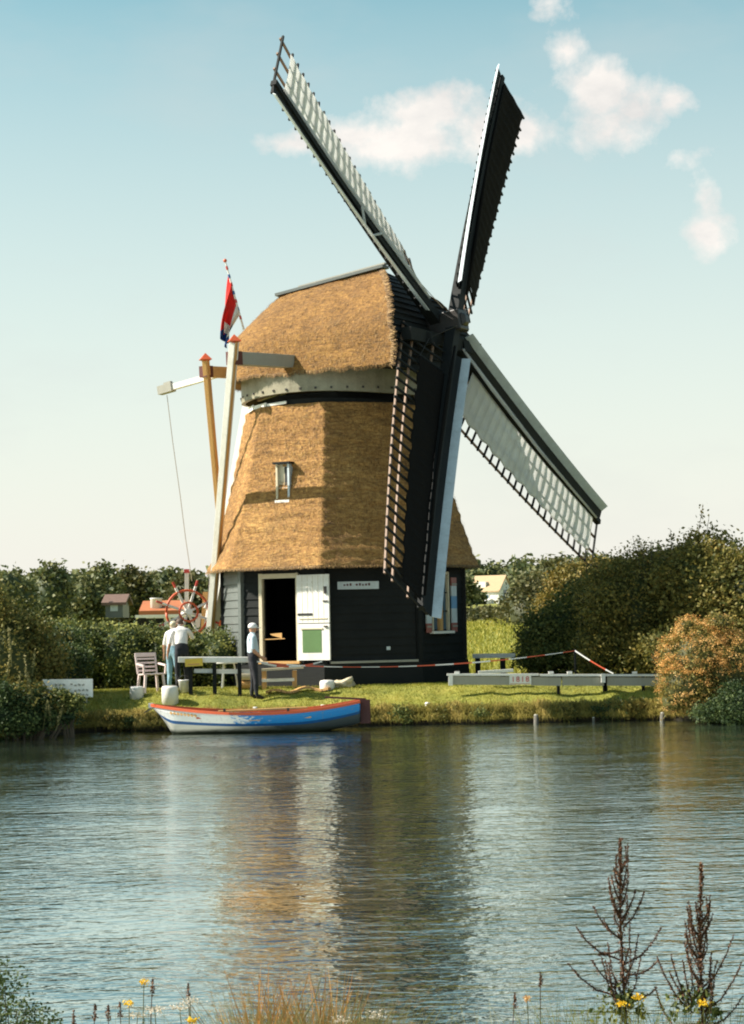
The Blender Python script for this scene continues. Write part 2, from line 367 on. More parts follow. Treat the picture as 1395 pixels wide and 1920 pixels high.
def foliage(name, ells, nclump, per, rc, leaf, mname, parent=None, core=.78, flat=.2, shell=.62, lo=.15, hi=1.0, zmin=None, ncore=None):
    """crown of leaf clumps spread over ellipsoids [(centre, radii)]"""
    w = np.array([(r[0] * r[1] + r[1] * r[2] + r[0] * r[2]) for c, r in ells]); w = w / w.sum()
    pick = rng.choice(len(ells), nclump, p=w); d = rand_unit(nclump)
    Cc = np.array([ells[i][0] for i in pick]); Rr = np.array([ells[i][1] for i in pick])
    lump = np.array([noise.noise(Vector(x) * 1.9 + Vector(c) * .3) for x, c in zip(d, Cc)])
    rad = (shell + (1 - shell) * rng.random(nclump) ** .6) * (1 + .35 * lump)
    P = Cc + d * Rr * rad[:, None]
    cv = rng.random(nclump)
    L = np.repeat(P, per, 0) + rng.normal(size=(nclump * per, 3)) * rc * np.array([1, 1, .7])
    var = np.clip(np.repeat(cv, per) * .6 + rng.random(nclump * per) * .4, 0, 1) * (hi - lo) + lo
    if zmin is not None:
        k = L[:, 2] > zmin; L = L[k]; var = var[k]
    Q = leaf_quads(L, leaf * rng.uniform(.6, 1.35, len(L)), flat)
    ev, ef, evar = [], [], []
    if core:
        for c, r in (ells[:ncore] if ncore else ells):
            vs, fs = ico(c, [x * core for x in r]); b = len(ev); ev += vs; ef += [tuple(i + b for i in f) for f in fs]; evar += [.12] * len(fs)  # solid core added inside the crown to block light, tinted dark
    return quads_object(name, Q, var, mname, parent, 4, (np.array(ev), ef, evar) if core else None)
def trunk(parent, base, top, r, limbs=4, name='trunk', mname='bark'):
    mb = MB(); base, top = Vector(base), Vector(top); h = (top - base).length
    mid = base.lerp(top, .5) + Vector((random.uniform(-.05, .05) * h, 0, 0))
    mb.tube([base, base.lerp(mid, .5), mid, top], [r * 1.3, r, r * .75, r * .3], 7)
    for k in range(limbs):
        a = random.random() * 6.28; s = base.lerp(top, random.uniform(.45, .8)); e = s + Vector((math.cos(a) * h * .25, math.sin(a) * h * .25, h * .22))
        mb.tube([s, s.lerp(e, .5) + Vector((0, 0, -.02 * h)), e], [r * .45, r * .3, r * .12], 5)
    return mb.build(name, mname, parent, True)
def ss(a, b, x):
    t = min(1, max(0, (x - a) / (b - a))); return t * t * (3 - 2 * t)
# ------------------------------------------------------------------ ground and water
def bank(x):
    w = .10 * math.sin(x * 1.7) + .07 * math.sin(x * 4.3 + 1) + .05 * math.sin(x * 9.1)
    return 44.55 + w - 3.2 * ss(-6.2, -8.2, x) - 1.6 * ss(6.3, 8.3, x)
def zg(x, y):
    if y < 9.0: return .35 + .03 * math.sin(x * 3) * math.cos(y * 2)
    if y < 10.0: return .35 - 1.2 * ss(9.0, 10.0, y)
    b = bank(x)
    if y < b - .25: return -.85
    z = -.85 + 1.15 * ss(b - .25, b + .22, y) + .48 * ss(b + .1, b + 2.3, y)
    z += 2.0 * ss(56, 112, y) * (.6 + .4 * ss(0, 12, x)) + 1.6 * ss(120, 330, y) + 3.0 * ss(330, 600, y)
    z += .02 * noise.noise(Vector((x * 1.3, y * 1.3, 0))) if y < 60 else .25 * noise.noise(Vector((x * .03, y * .03, 0)))
    return z
xs = sorted(set([-900, -500, -250, -120, -70, -40, -28, -20, 900, 500, 250, 120, 70, 40, 28, 20] + [round(-15 + .2 * i, 2) for i in range(151)]))
ys = [-60, -20, 0, 4, 7, 8.5, 9, 9.2, 9.4, 9.6, 9.8, 10, 14, 22, 30, 38] + [round(40.5 + .09 * i, 2) for i in range(72)] + [47.3 + .4 * i for i in range(40)] + [64, 68, 72, 78, 84, 90, 98, 106, 115, 130, 150, 180, 220, 270, 330, 400, 480, 600, 900, 1500, 3000]
gv = [(x, y, zg(x, y)) for y in ys for x in xs]; nx = len(xs)
gf = [(j * nx + i, j * nx + i + 1, (j + 1) * nx + i + 1, (j + 1) * nx + i) for j in range(len(ys) - 1) for i in range(nx - 1)]
g = MB(); g.add(gv, gf); tag(g.build('ground', 'ground', None, True), None, kind='structure')
wv = MB(); wv.add([(-900, 8.8, 0), (900, 8.8, 0), (900, 47.2, 0), (-900, 47.2, 0)], [(0, 1, 2, 3)])
tag(wv.build('water', 'water'), None, kind='structure')
# ------------------------------------------------------------------ the windmill
MC = Vector((-.78, 50.4, 0)); GZ = .80
PSI, INC, AL = R_(28.8), R_(8.03), R_(-32.57)
A = Vector((math.cos(PSI), -math.sin(PSI), 0))          # cap axis, towards the sails
Hh = Vector((math.sin(PSI), math.cos(PSI), 0))          # across the cap, away from the camera
mill = thing('windmill', 'large thatched windmill with four sails standing on the river bank', 'windmill', (MC.x, MC.y, GZ))
def vert(k, R, z):   # octagon corner k
    t = R_(-7.5 + 45 * k); return Vector((MC.x - R * math.cos(t), MC.y - R * math.sin(t), z))
def face_frame(k, R):
    a, b = vert(k, R, 0), vert(k + 1, R, 0); u = (b - a).normalized(); nrm = Vector((u.y, -u.x, 0))
    return a, u, nrm, (b - a).length
# plinth
pl = MB()
A0 = [vert(k, 3.16, .55) for k in range(8)]; A1 = [vert(k, 3.10, 1.30) for k in range(8)]; A2 = [vert(k, 2.90, 1.33) for k in range(8)]
pl.add(A0 + A1 + A2, [((k + 1) % 8, k, k + 8, (k + 1) % 8 + 8) for k in range(8)] + [((k + 1) % 8 + 8, k + 8, k + 16, (k + 1) % 8 + 16) for k in range(8)] + [tuple(range(23, 15, -1))])
pl.build('plinth', 'tar', mill)
# timber base: wall slabs per face, doorway open in face 1
RB = 2.98
wall = MB()
def slab(k, u0, u1, z0, z1, off0, off1, mi=0, R=RB):
    a, u, nr, L = face_frame(k, R)
    P = lambda uu, z, o: a + u * uu + nr * o + Vector((0, 0, z))
    wall_ = [P(u0, z0, off0), P(u1, z0, off0), P(u1, z0, off1), P(u0, z0, off1)], [P(u0, z1, off0), P(u1, z1, off0), P(u1, z1, off1), P(u0, z1, off1)]
    return wall_
LF = face_frame(0, RB)[3]
D0, D1, DZ0, DZ1 = .60, 1.55, 1.38, 3.34
for k in range(8):
    if k == 1:
        for (a, b, z0, z1) in ((.04, D0, 1.31, 3.8), (D1, LF - .04, 1.31, 3.8), (D0, D1, DZ1, 3.8), (D0, D1, 1.31, DZ0 - .02)): wall.hexa(*slab(k, a, b, z0, z1, -.12, -.01))
    else: wall.hexa(*slab(k, .04, LF - .04, 1.31, 3.8, -.12, -.01))
wall.build('base_wall', 'tar', mill)
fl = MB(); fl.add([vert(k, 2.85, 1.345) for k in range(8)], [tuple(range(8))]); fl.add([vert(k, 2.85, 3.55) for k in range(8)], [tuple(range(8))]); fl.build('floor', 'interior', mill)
# corner boards and weatherboards
for k in range(8):
    cb = MB(); cb.beam(vert(k, RB + .035, 1.31), vert(k, RB + .035, 3.62), .12, .12, (vert(k, 1, 0) - MC).normalized()); cb.build('corner_post', 'tar_grey' if k == 1 else 'tar', mill)
NPL = 12; ph = (3.62 - 1.31) / NPL
WU0, WU1, WZ0, WZ1 = .62, 1.50, 2.02, 3.44      # window in face 3
for k in (7, 0, 1, 2, 3, 4):
    for i in range(NPL):
        z0 = 1.32 + i * ph; z1 = z0 + ph + .015; jj = random.uniform(-.004, .004)
        spans = [(.07, LF - .07)]
        if k == 1: spans = [(.07, D0 - .1), (D1 + .1, LF - .07)] if z0 < DZ1 + .05 and z1 > DZ0 - .06 else spans
        if k == 3: spans = [(.07, WU0 - .02), (WU1 + .02, LF - .07)] if z0 < WZ1 + .03 and z1 > WZ0 - .05 else spans
        for (a_, b_) in spans:
            a, u, nr, L = face_frame(k, RB)
            P = lambda uu, z, o: a + u * uu + nr * o + Vector((0, 0, z))
            b = MB(); b.hexa([P(a_, z0, .0), P(b_, z0, .0), P(b_, z0, .042 + jj), P(a_, z0, .042 + jj)], [P(a_, z1, -.008), P(b_, z1, -.008), P(b_, z1, .014 + jj), P(a_, z1, .014 + jj)])
            b.build('weatherboard', 'tar_grey' if k == 0 else 'tar', mill)  # left face boards: sunlit grey of the tar put into the colour
def fbox(k, u0, u1, z0, z1, o0, o1, name, m, parent=mill, bevel=0, R=RB):
    b = MB(); b.hexa(*slab(k, u0, u1, z0, z1, o0, o1, R=R)); return b.build(name, m, parent, bevel=bevel)
# door frame, door
df = fbox(1, D0 - .09, D0, DZ0 - .04, DZ1 + .12, -.05, .075, 'door_frame', 'cream')
fbox(1, D1, D1 + .06, DZ0 - .04, DZ1 + .12, -.05, .075, 'frame_post', 'cream', df)
fbox(1, D0, D1, DZ1, DZ1 + .11, -.05, .075, 'lintel', 'cream', df)
fbox(1, D0 - .1, D1 + .1, DZ0 - .06, DZ0, -.12, .12, 'threshold', 'ochre', df)
DL0, DL1 = D1 + .07, D1 + .95
du = fbox(1, DL0, DL1, 2.27, 3.40, .09, .135, 'upper_door', 'white', mill)
for z in (2.45, 3.2): fbox(1, DL0 + .02, DL0 + .42, z, z + .05, .136, .15, 'hinge_strap', 'iron' if z < 3 else 'white', du)
for i in range(1, 6): fbox(1, DL0 + .146 * i, DL0 + .146 * i + .008, 2.29, 3.38, .1355, .139, 'door_groove', 'cream', du)
fbox(1, DL1 - .12, DL1 - .06, 2.95, 3.12, .136, .17, 'bolt', 'iron', du); fbox(1, DL1 - .16, DL1 - .03, 2.76, 2.79, .136, .16, 'latch', 'iron', du)
fbox(1, DL0 + .05, DL1 - .05, 2.36, 2.38, .136, .15, 'ledge', 'cream', du)
dl = fbox(1, DL0, DL1, 1.40, 2.25, .09, .135, 'lower_door', 'white', mill)
fbox(1, DL0 + .14, DL0 + .66, 1.58, 2.12, .136, .142, 'green_panel', 'green', dl)
fbox(1, DL0 + .10, DL0 + .70, 2.12, 2.15, .136, .155, 'panel_moulding', 'cream', dl)
fbox(1, DL1 - .14, DL1 - .05, 2.17, 2.2, .136, .17, 'latch', 'iron', dl)
# name board, ledge, small vent on the dark face
nb = fbox(2, .32, 1.32, 3.04, 3.22, .045, .075, 'name_board', 'lightgrey'); nb['label'] = 'pale name board with a dark line of lettering'
for i in range(9):
    if i in (3,): continue
    fbox(2, .46 + i * .075, .505 + i * .075, 3.12, 3.155 + .012 * (i % 3), .076, .08, 'lettering', 'darkred', nb)
fbox(2, .10, LF - .05, 1.31, 1.36, .046, .15, 'ledge', 'greywood')
fbox(2, 1.48, 1.57, 1.60, 1.68, .045, .07, 'vent', 'lightgrey')
# window in face 3
wf = fbox(3, WU0, WU0 + .06, WZ0, WZ1, -.05, .06, 'window', 'cream')
fbox(3, WU1 - .06, WU1, WZ0, WZ1, -.05, .06, 'window_frame', 'cream', wf); fbox(3, WU0 + .06, WU1 - .06, WZ1 - .07, WZ1, -.05, .06, 'window_frame', 'cream', wf)
fbox(3, (WU0 + WU1) / 2 - .07, (WU0 + WU1) / 2 + .07, WZ0, WZ1 - .07, -.05, .07, 'mullion', 'ochre', wf)
for s in range(3):
    zz0 = WZ0 + .03 + s * .45; zz1 = zz0 + .42
    for (a, b) in ((WU0 + .06, (WU0 + WU1) / 2 - .07), ((WU0 + WU1) / 2 + .07, WU1 - .06)):
        fbox(3, a + .01, b - .01, zz0, zz1, -.02, -.005, 'pane', 'glass', wf)
        fbox(3, a + .002, b - .002, zz1 + .002, zz1 + .03, -.03, .03, 'glazing_bar', 'tar', wf)
fbox(3, WU0 - .1, WU1 + .06, WZ0 - .07, WZ0 - .01, .0, .16, 'window_sill', 'white', wf)
def shutter(u0):
    a, u, nr, L = face_frame(3, RB); P = lambda uu, z, o: a + u * uu + nr * o + Vector((0, 0, z))
    b = MB(); w_ = .26
    segs = [(1.98, 2.2, 'r'), (2.2, 2.55, 'w'), (2.55, 2.85, 'b'), (2.85, 3.1, 'w'), (3.1, 3.3, 'r')]
    idx = {'r': 0, 'w': 1, 'b': 2}
    for z0, z1, c in segs:
        b.hexa([P(u0, z0, .055), P(u0 + w_, z0, .055), P(u0 + w_, z0, .085), P(u0, z0, .085)], [P(u0, z1, .055), P(u0 + w_, z1, .055), P(u0 + w_, z1, .085), P(u0, z1, .085)], idx[c])
    s_ = b.build('shutter', ['shutter_red', 'lightgrey', 'shutter_blue'], mill)
    for z in (2.1, 3.12): fbox(3, u0 + .01, u0 + w_ - .01, z, z + .04, .086, .1, 'batten', 'greywood', s_)
shutter(WU0 - .34); shutter(WU1 + .08)
# thatched body
Z0, Z1 = 3.58, 7.52
def rbody(s): return 2.36 + (3.32 - 2.36) * (1 - s) + .10 * (1 - s) ** 6 - .05 * math.sin(math.pi * s)
def octpt(t, R):  # t in corners 0..8, slightly rounded corners
    k = int(math.floor(t)) % 8; f = t - math.floor(t)
    a, b = R_(-7.5 + 45 * k), R_(-7.5 + 45 * (k + 1)); ax, ay = math.cos(a), math.sin(a); bx, by = math.cos(b), math.sin(b)
    x = ax + (bx - ax) * f; y = ay + (by - ay) * f; r = math.hypot(x, y); rr = r ** .90; return -x / r * rr * R, -y / r * rr * R
NT, NS = 8 * 34, 120
bv = []; bf = []
for j in range(NS + 1):
    s = j / NS; z = Z0 + (Z1 - Z0) * s
    for i in range(NT):
        t = i * 8 / NT; x, y = octpt(t, rbody(s)); r = math.hypot(x, y)
        k = .022 * noise.noise(Vector((x * 2.2, y * 2.2, z * 5))) + .012 * noise.noise(Vector((x * 9, y * 9, z * 14))) + .012 * noise.noise(Vector((x * .8, y * .8, z * .8)))
        k += .008 * math.sin(z * 21 + 2 * noise.noise(Vector((x, y, z))))
        # eyebrow over the small window in face 1
        du_ = (t - 1.5); dz_ = z - 6.04
        k += .10 * math.exp(-(du_ / .12) ** 2 - (max(0, dz_) / .10) ** 2) * (1 if dz_ > -.04 else 0)
        zz = z - (.05 * (noise.noise(Vector((x * 6, y * 6, 3))) + .5 * noise.noise(Vector((x * 17, y * 17, 9)))) if j == 0 else 0)
        bv.append((MC.x + x * (r + k) / r, MC.y + y * (r + k) / r, zz))
for j in range(NS):
    for i in range(NT):
        i2 = (i + 1) % NT; bf.append((j * NT + i2, j * NT + i, (j + 1) * NT + i, (j + 1) * NT + i2))
b0 = len(bv)   # underside of the eave
for i in range(NT):
    x, y = octpt(i * 8 / NT, 3.0); bv.append((MC.x + x, MC.y + y, Z0 + .06))
for i in range(NT):
    i2 = (i + 1) % NT; bf.append((i, i2, b0 + i2, b0 + i))
bf.append(tuple(NS * NT + i for i in reversed(range(NT))))
tb = MB(); tb.add(bv, bf); body = tb.build('thatched_body', 'thatch', mill, True)
# loose straw over the thatch and hanging at the eaves
def straws(P, Nn, D, ln, wd, name, parent, mname='straw'):
    n = len(P); D = D + rng.normal(size=(n, 3)) * .22; D /= np.linalg.norm(D, axis=1, keepdims=True)
    Sd = np.cross(D, Nn); Sd /= np.linalg.norm(Sd, axis=1, keepdims=True)
    l_ = (ln * rng.uniform(.5, 1.4, n))[:, None]; w_ = (wd * rng.uniform(.6, 1.4, n))[:, None]
    e = P + D * l_ + Nn * (.006 + .012 * rng.random((n, 1)))
    Q = np.stack([P - Sd * w_, P + Sd * w_, e + Sd * w_ * .4, e - Sd * w_ * .4], 1)
    o = quads_object(name, Q, rng.random(n) ** 1.0, mname, parent); o['kind'] = 'stuff'; return o
def body_pts(n, s0=0.0, s1=1.0, t0=0, t1=4.6):
    P, Nn, D = [], [], []
    for _ in range(n):
        t = random.uniform(t0, t1); s = random.uniform(s0, s1); x, y = octpt(t, rbody(s)); k = int(t); an = R_(-7.5 + 45 * k + 22.5)
        nr = Vector((-math.cos(an), -math.sin(an), .25)).normalized(); P.append((MC.x + x + nr.x * .012, MC.y + y + nr.y * .012, Z0 + (Z1 - Z0) * s)); Nn.append(nr)
        D.append(Vector((0, 0, -1)) - nr * Vector((0, 0, -1)).dot(nr))
    return np.array(P), np.array([tuple(v) for v in Nn]), np.array([tuple(v) for v in D])
straws(*body_pts(16000), .07, .004, 'straw_ends', body)
P, Nn, D = body_pts(5200, 0, .006, -.4, 5); straws(P, Nn, D, .055, .006, 'eave_fringe', body)
# small window in the thatch
def wbox(z0, z1, u0, u1, o0, o1, name, m, parent):
    t = 1.5; b = MB(); cs = []
    for z, (oa, ob) in ((z0, (o0, o1)), (z1, (o0, o1))):
        s = (z - Z0) / (Z1 - Z0); R = rbody(s); a, u, nr, L = face_frame(1, R)
        Rm = rbody((5.6 - Z0) / (Z1 - Z0)) ; a2, u2, nr2, L2 = face_frame(1, Rm)
        mid = a2 + u2 * L2 / 2 + nr2 * 0
        cs.append([mid + u * u0 + nr * oa + Vector((0, 0, z)), mid + u * u1 + nr * oa + Vector((0, 0, z)), mid + u * u1 + nr * ob + Vector((0, 0, z)), mid + u * u0 + nr * ob + Vector((0, 0, z))])
    b.hexa(cs[0], cs[1]); return b.build(name, m, parent)
lw_ = wbox(5.20, 6.06, -.17, .17, -.30, .02, 'loft_window', 'cream', mill)
wbox(5.36, 6.0, .02, .12, .021, .03, 'pane', 'black', lw_)
for u0, u1, m_ in ((-.19, -.14, 'cream'), (.14, .19, 'lightgrey')): wbox(5.17, 6.10, u0, u1, -.2, .10, 'window_frame', m_, lw_)
wbox(6.06, 6.11, -.24, .24, -.25, .16, 'lintel', 'tar', lw_)
wbox(5.14, 5.20, -.2, .2, -.2, .14, 'window_sill', 'white', lw_)
wbox(5.21, 5.50, -.138, .138, .022, .05, 'lower_panel', 'white', lw_)
# curb under the cap
cu = MB(); n8 = 48
for (r0, r1, z0, z1) in ((2.02, 2.14, 7.40, 7.80),):
    cu.lathe([(r0, z0), (r0, z1)], (MC.x, MC.y, 0), 8)
cu.build('curb', 'tar', mill)
rg = MB()
def ringband(mb, r, z0, z1, th, seg=64):
    b = len(mb.v)
    for k in range(seg):
        a = 2 * math.pi * k / seg + .1
        for rr, z in ((r, z0), (r, z1), (r - th, z1), (r - th, z0)): mb.v.append((MC.x + rr * math.cos(a), MC.y + rr * math.sin(a), z + .03 * math.sin(a * 3 + 1)))
    for k in range(seg):
        k2 = (k + 1) % seg
        for i in range(4):
            i2 = (i + 1) % 4; mb.f.append((b + k * 4 + i, b + k2 * 4 + i, b + k2 * 4 + i2, b + k * 4 + i2)); mb.m.append(0)
ringband(rg, 2.42, 7.76, 8.34, .10); rg.build('ring_board', 'ringpaint', mill)
rg = MB(); ringband(rg, 2.16, 7.50, 7.62, .08); rg.build('curb_ring', 'tar', mill)
for k in range(3):
    a = R_(187 + 17 * k); b = MB(); b.beam(Vector((MC.x + 2.25 * math.cos(a), MC.y + 2.25 * math.sin(a), 7.56)), Vector((MC.x + 2.25 * math.cos(a + .28), MC.y + 2.25 * math.sin(a + .28), 7.58)), .03, .12 - .03 * k); b.build('curb_facing', 'white', mill)
for k in range(22):
    a = R_(150 + k * 9); b = MB(); b.box((MC.x + 2.42 * math.cos(a), MC.y + 2.42 * math.sin(a), 7.86), (.05, .05, .05), a); b.build('bolt', 'iron', mill)
# ------------------------------------------------------------------ cap
CZ0 = 8.22
def ridge(a): return 10.79 + .13 * a
def uu_(t): return max(0.0, (t - .30) / .70)
def cw(t): return (2.46 - .35 * min(t, .30) / .30 * .5) * max(0, 1 - uu_(t) ** 1.45) ** .82
def af(t): return 2.85 - 1.55 * t ** 2.4
def ar(t): return -(1.62 + 1.02 * (1 - max(0.0, (t - .42) / .58) ** 1.08))
def cap_w(a, w, z): return MC + A * a + Hh * w + Vector((0, 0, z))
def outline(t):
    pts = []; w = cw(t); a1 = af(t); a0 = -.55; r = ar(t)
    for i in range(45): pts.append((a1 + (a0 - a1) * i / 45, -w))
    for i in range(61):
        th = -math.pi / 2 - math.pi * i / 60; c_, s_ = math.cos(th), math.sin(th)
        pts.append((a0 + (a0 - r) * math.copysign(abs(c_) ** .85, c_), w * math.copysign(abs(s_) ** .85, s_)))
    for i in range(1, 46): pts.append((a0 + (a1 - a0) * i / 45, w))
    return pts
cv, cf = [], []; NCJ = 70
for j in range(NCJ + 1):
    t = math.sin(j / NCJ * math.pi / 2); o_ = outline(t)
    for i, (a, w) in enumerate(o_):
        z = CZ0 + t * (ridge(a) - CZ0); p = cap_w(a, w, z)
        nrm = Vector((p.x - MC.x, p.y - MC.y, .6 * (j / NCJ) * 4 + .1)).normalized()
        k = .03 * noise.noise(p * 1.4) + .018 * noise.noise(Vector((p.x * 4, p.y * 4, p.z * 7))) + .012 * noise.noise(p * 11)
        # frayed front verge and eave
        if i < 2 or i > len(o_) - 3: p = p + A * (.07 * noise.noise(Vector((p.z * 9, 3, w))))
        if j == 0: p.z += .06 * noise.noise(Vector((p.x * 5, p.y * 5, 0))) + .02 * noise.noise(p * 17)
        cv.append(tuple(p + nrm * k))
NO = len(outline(0))
for j in range(NCJ):
    for i in range(NO - 1): cf.append((j * NO + i, j * NO + i + 1, (j + 1) * NO + i + 1, (j + 1) * NO + i))
# eave underside and inner thickness
b0 = len(cv)
for (a, w) in outline(0):
    cv.append(tuple(cap_w(a * .90, w * .88, CZ0 + .10)))
for i in range(NO - 1): cf.append((i + 1, i, b0 + i, b0 + i + 1))
cp = MB(); cp.add(cv, cf); cap = cp.build('cap', 'cap_thatch', mill, True)
cm = MB(); cm.add([tuple(cap_w(a * .9, w * .88, CZ0 + .10)) for a, w in outline(0)], [tuple(range(NO))]); cm.build('cap_floor', 'tar', cap)
# straw on the cap
P, Nn, D = [], [], []
for _ in range(12000):
    j = random.randint(0, NCJ - 1); i = random.randint(0, NO - 2 - 30); q0 = Vector(cv[j * NO + i]); q1 = Vector(cv[j * NO + i + 1]); q2 = Vector(cv[(j + 1) * NO + i])
    nr = (q1 - q0).cross(q2 - q0)
    if nr.length < 1e-7: continue
    nr.normalize(); e = q0 - MC
    if nr.dot(Vector((e.x, e.y, .5))) < 0: nr = -nr
    P.append(tuple(q0 + (q1 - q0) * random.random() + (q2 - q0) * random.random() + nr * .01)); Nn.append(tuple(nr)); dd = Vector((0, 0, -1)); dd -= nr * dd.dot(nr)
    D.append(tuple(dd.normalized()))
straws(np.array(P), np.array(Nn), np.array(D), .07, .004, 'straw_ends', cap)
P, Nn, D = [], [], []
for _ in range(3000):
    i = random.randint(0, NO - 2); q0 = Vector(cv[i]).lerp(Vector(cv[i + 1]), random.random()); e = (q0 - MC); nr = Vector((e.x, e.y, 0)).normalized()
    P.append(tuple(q0 + Vector((0, 0, .05)))); Nn.append(tuple(nr)); D.append((0, 0, -1))
straws(np.array(P), np.array(Nn), np.array(D), .08, .007, 'eave_fringe', cap)
P, Nn, D = [], [], []
for _ in range(1600):
    j = random.randint(0, NCJ - 1); i = 0; q0 = Vector(cv[j * NO]).lerp(Vector(cv[(j + 1) * NO]), random.random())
    P.append(tuple(q0 - A * .06)); Nn.append(tuple((-Hh + Vector((0, 0, .5))).normalized())); D.append(tuple((A + Vector((0, 0, -.3))).normalized()))
straws(np.array(P), np.array(Nn), np.array(D), .14, .009, 'verge_fringe', cap)
# ridge boards
rb = MB(); rb.beam(cap_w(-1.70, 0, ridge(-1.7) + .03), cap_w(1.42, 0, ridge(1.42) + .05), .34, .07); rb.build('ridge_board', 'tar_grey', cap)
rb = MB(); rb.beam(cap_w(-1.05, -.02, ridge(-1.05) + .095), cap_w(1.44, -.02, ridge(1.44) + .115), .16, .045); rb.build('ridge_board', 'greywood', cap)
# boarded front
NG = 17
for g_ in range(NG):
    t0, t1 = g_ / NG, (g_ + 1) / NG; tt = (t0 + t1) / 2
    w0, w1 = cw(t0) - .06, max(.06, cw(t1) - .06); a0_, a1_ = af(t0) - .03, af(t1) - .06
    za, zb = CZ0 + t0 * (ridge(a0_) - CZ0), CZ0 + t1 * (ridge(a1_) - CZ0)
    for (s0_, s1_) in ((-1, 1),):
        b = MB(); b.hexa([cap_w(a0_ - .05, -w0, za), cap_w(a0_ - .05, w0, za), cap_w(a0_ + .03, w0, za), cap_w(a0_ + .03, -w0, za)], [cap_w(a1_ - .05, -w1, zb + .01), cap_w(a1_ - .05, w1, zb + .01), cap_w(a1_ + .004, w1, zb + .01), cap_w(a1_ + .004, -w1, zb + .01)])
        b.build('front_board', 'tar', cap)
# windshaft + poll end
HUB = Vector((1.92, 49.0, 9.467))
nS = (A * math.cos(INC) + Vector((0, 0, math.sin(INC)))).normalized()
vS = Hh.cross(nS); vS = vS if vS.z > 0 else -vS
ws = MB(); ws.tube([HUB - nS * 2.6, HUB - nS * .5], [.26, .25], 16); ws.build('windshaft', 'tar', mill, True)
pe = MB(); pe.beam(HUB - nS * .52, HUB + nS * .46, .50, .50, vS); pe.beam(HUB + nS * .46, HUB + nS * .56, .34, .34, vS, .2, .2); pe.build('poll_end', 'iron', mill, bevel=.03)
for s_ in (-1, 1):
    b = MB(); b.beam(cap_w(1.2, s_ * 1.45, 8.6), cap_w(3.15, s_ * .95, 9.0), .22, .28); b.build('storm_brace', 'tar', cap)
b = MB(); b.beam(cap_w(2.95, -1.9, 9.02), cap_w(2.95, 1.9, 9.02), .26, .30); b.build('weather_beam', 'tar', cap)
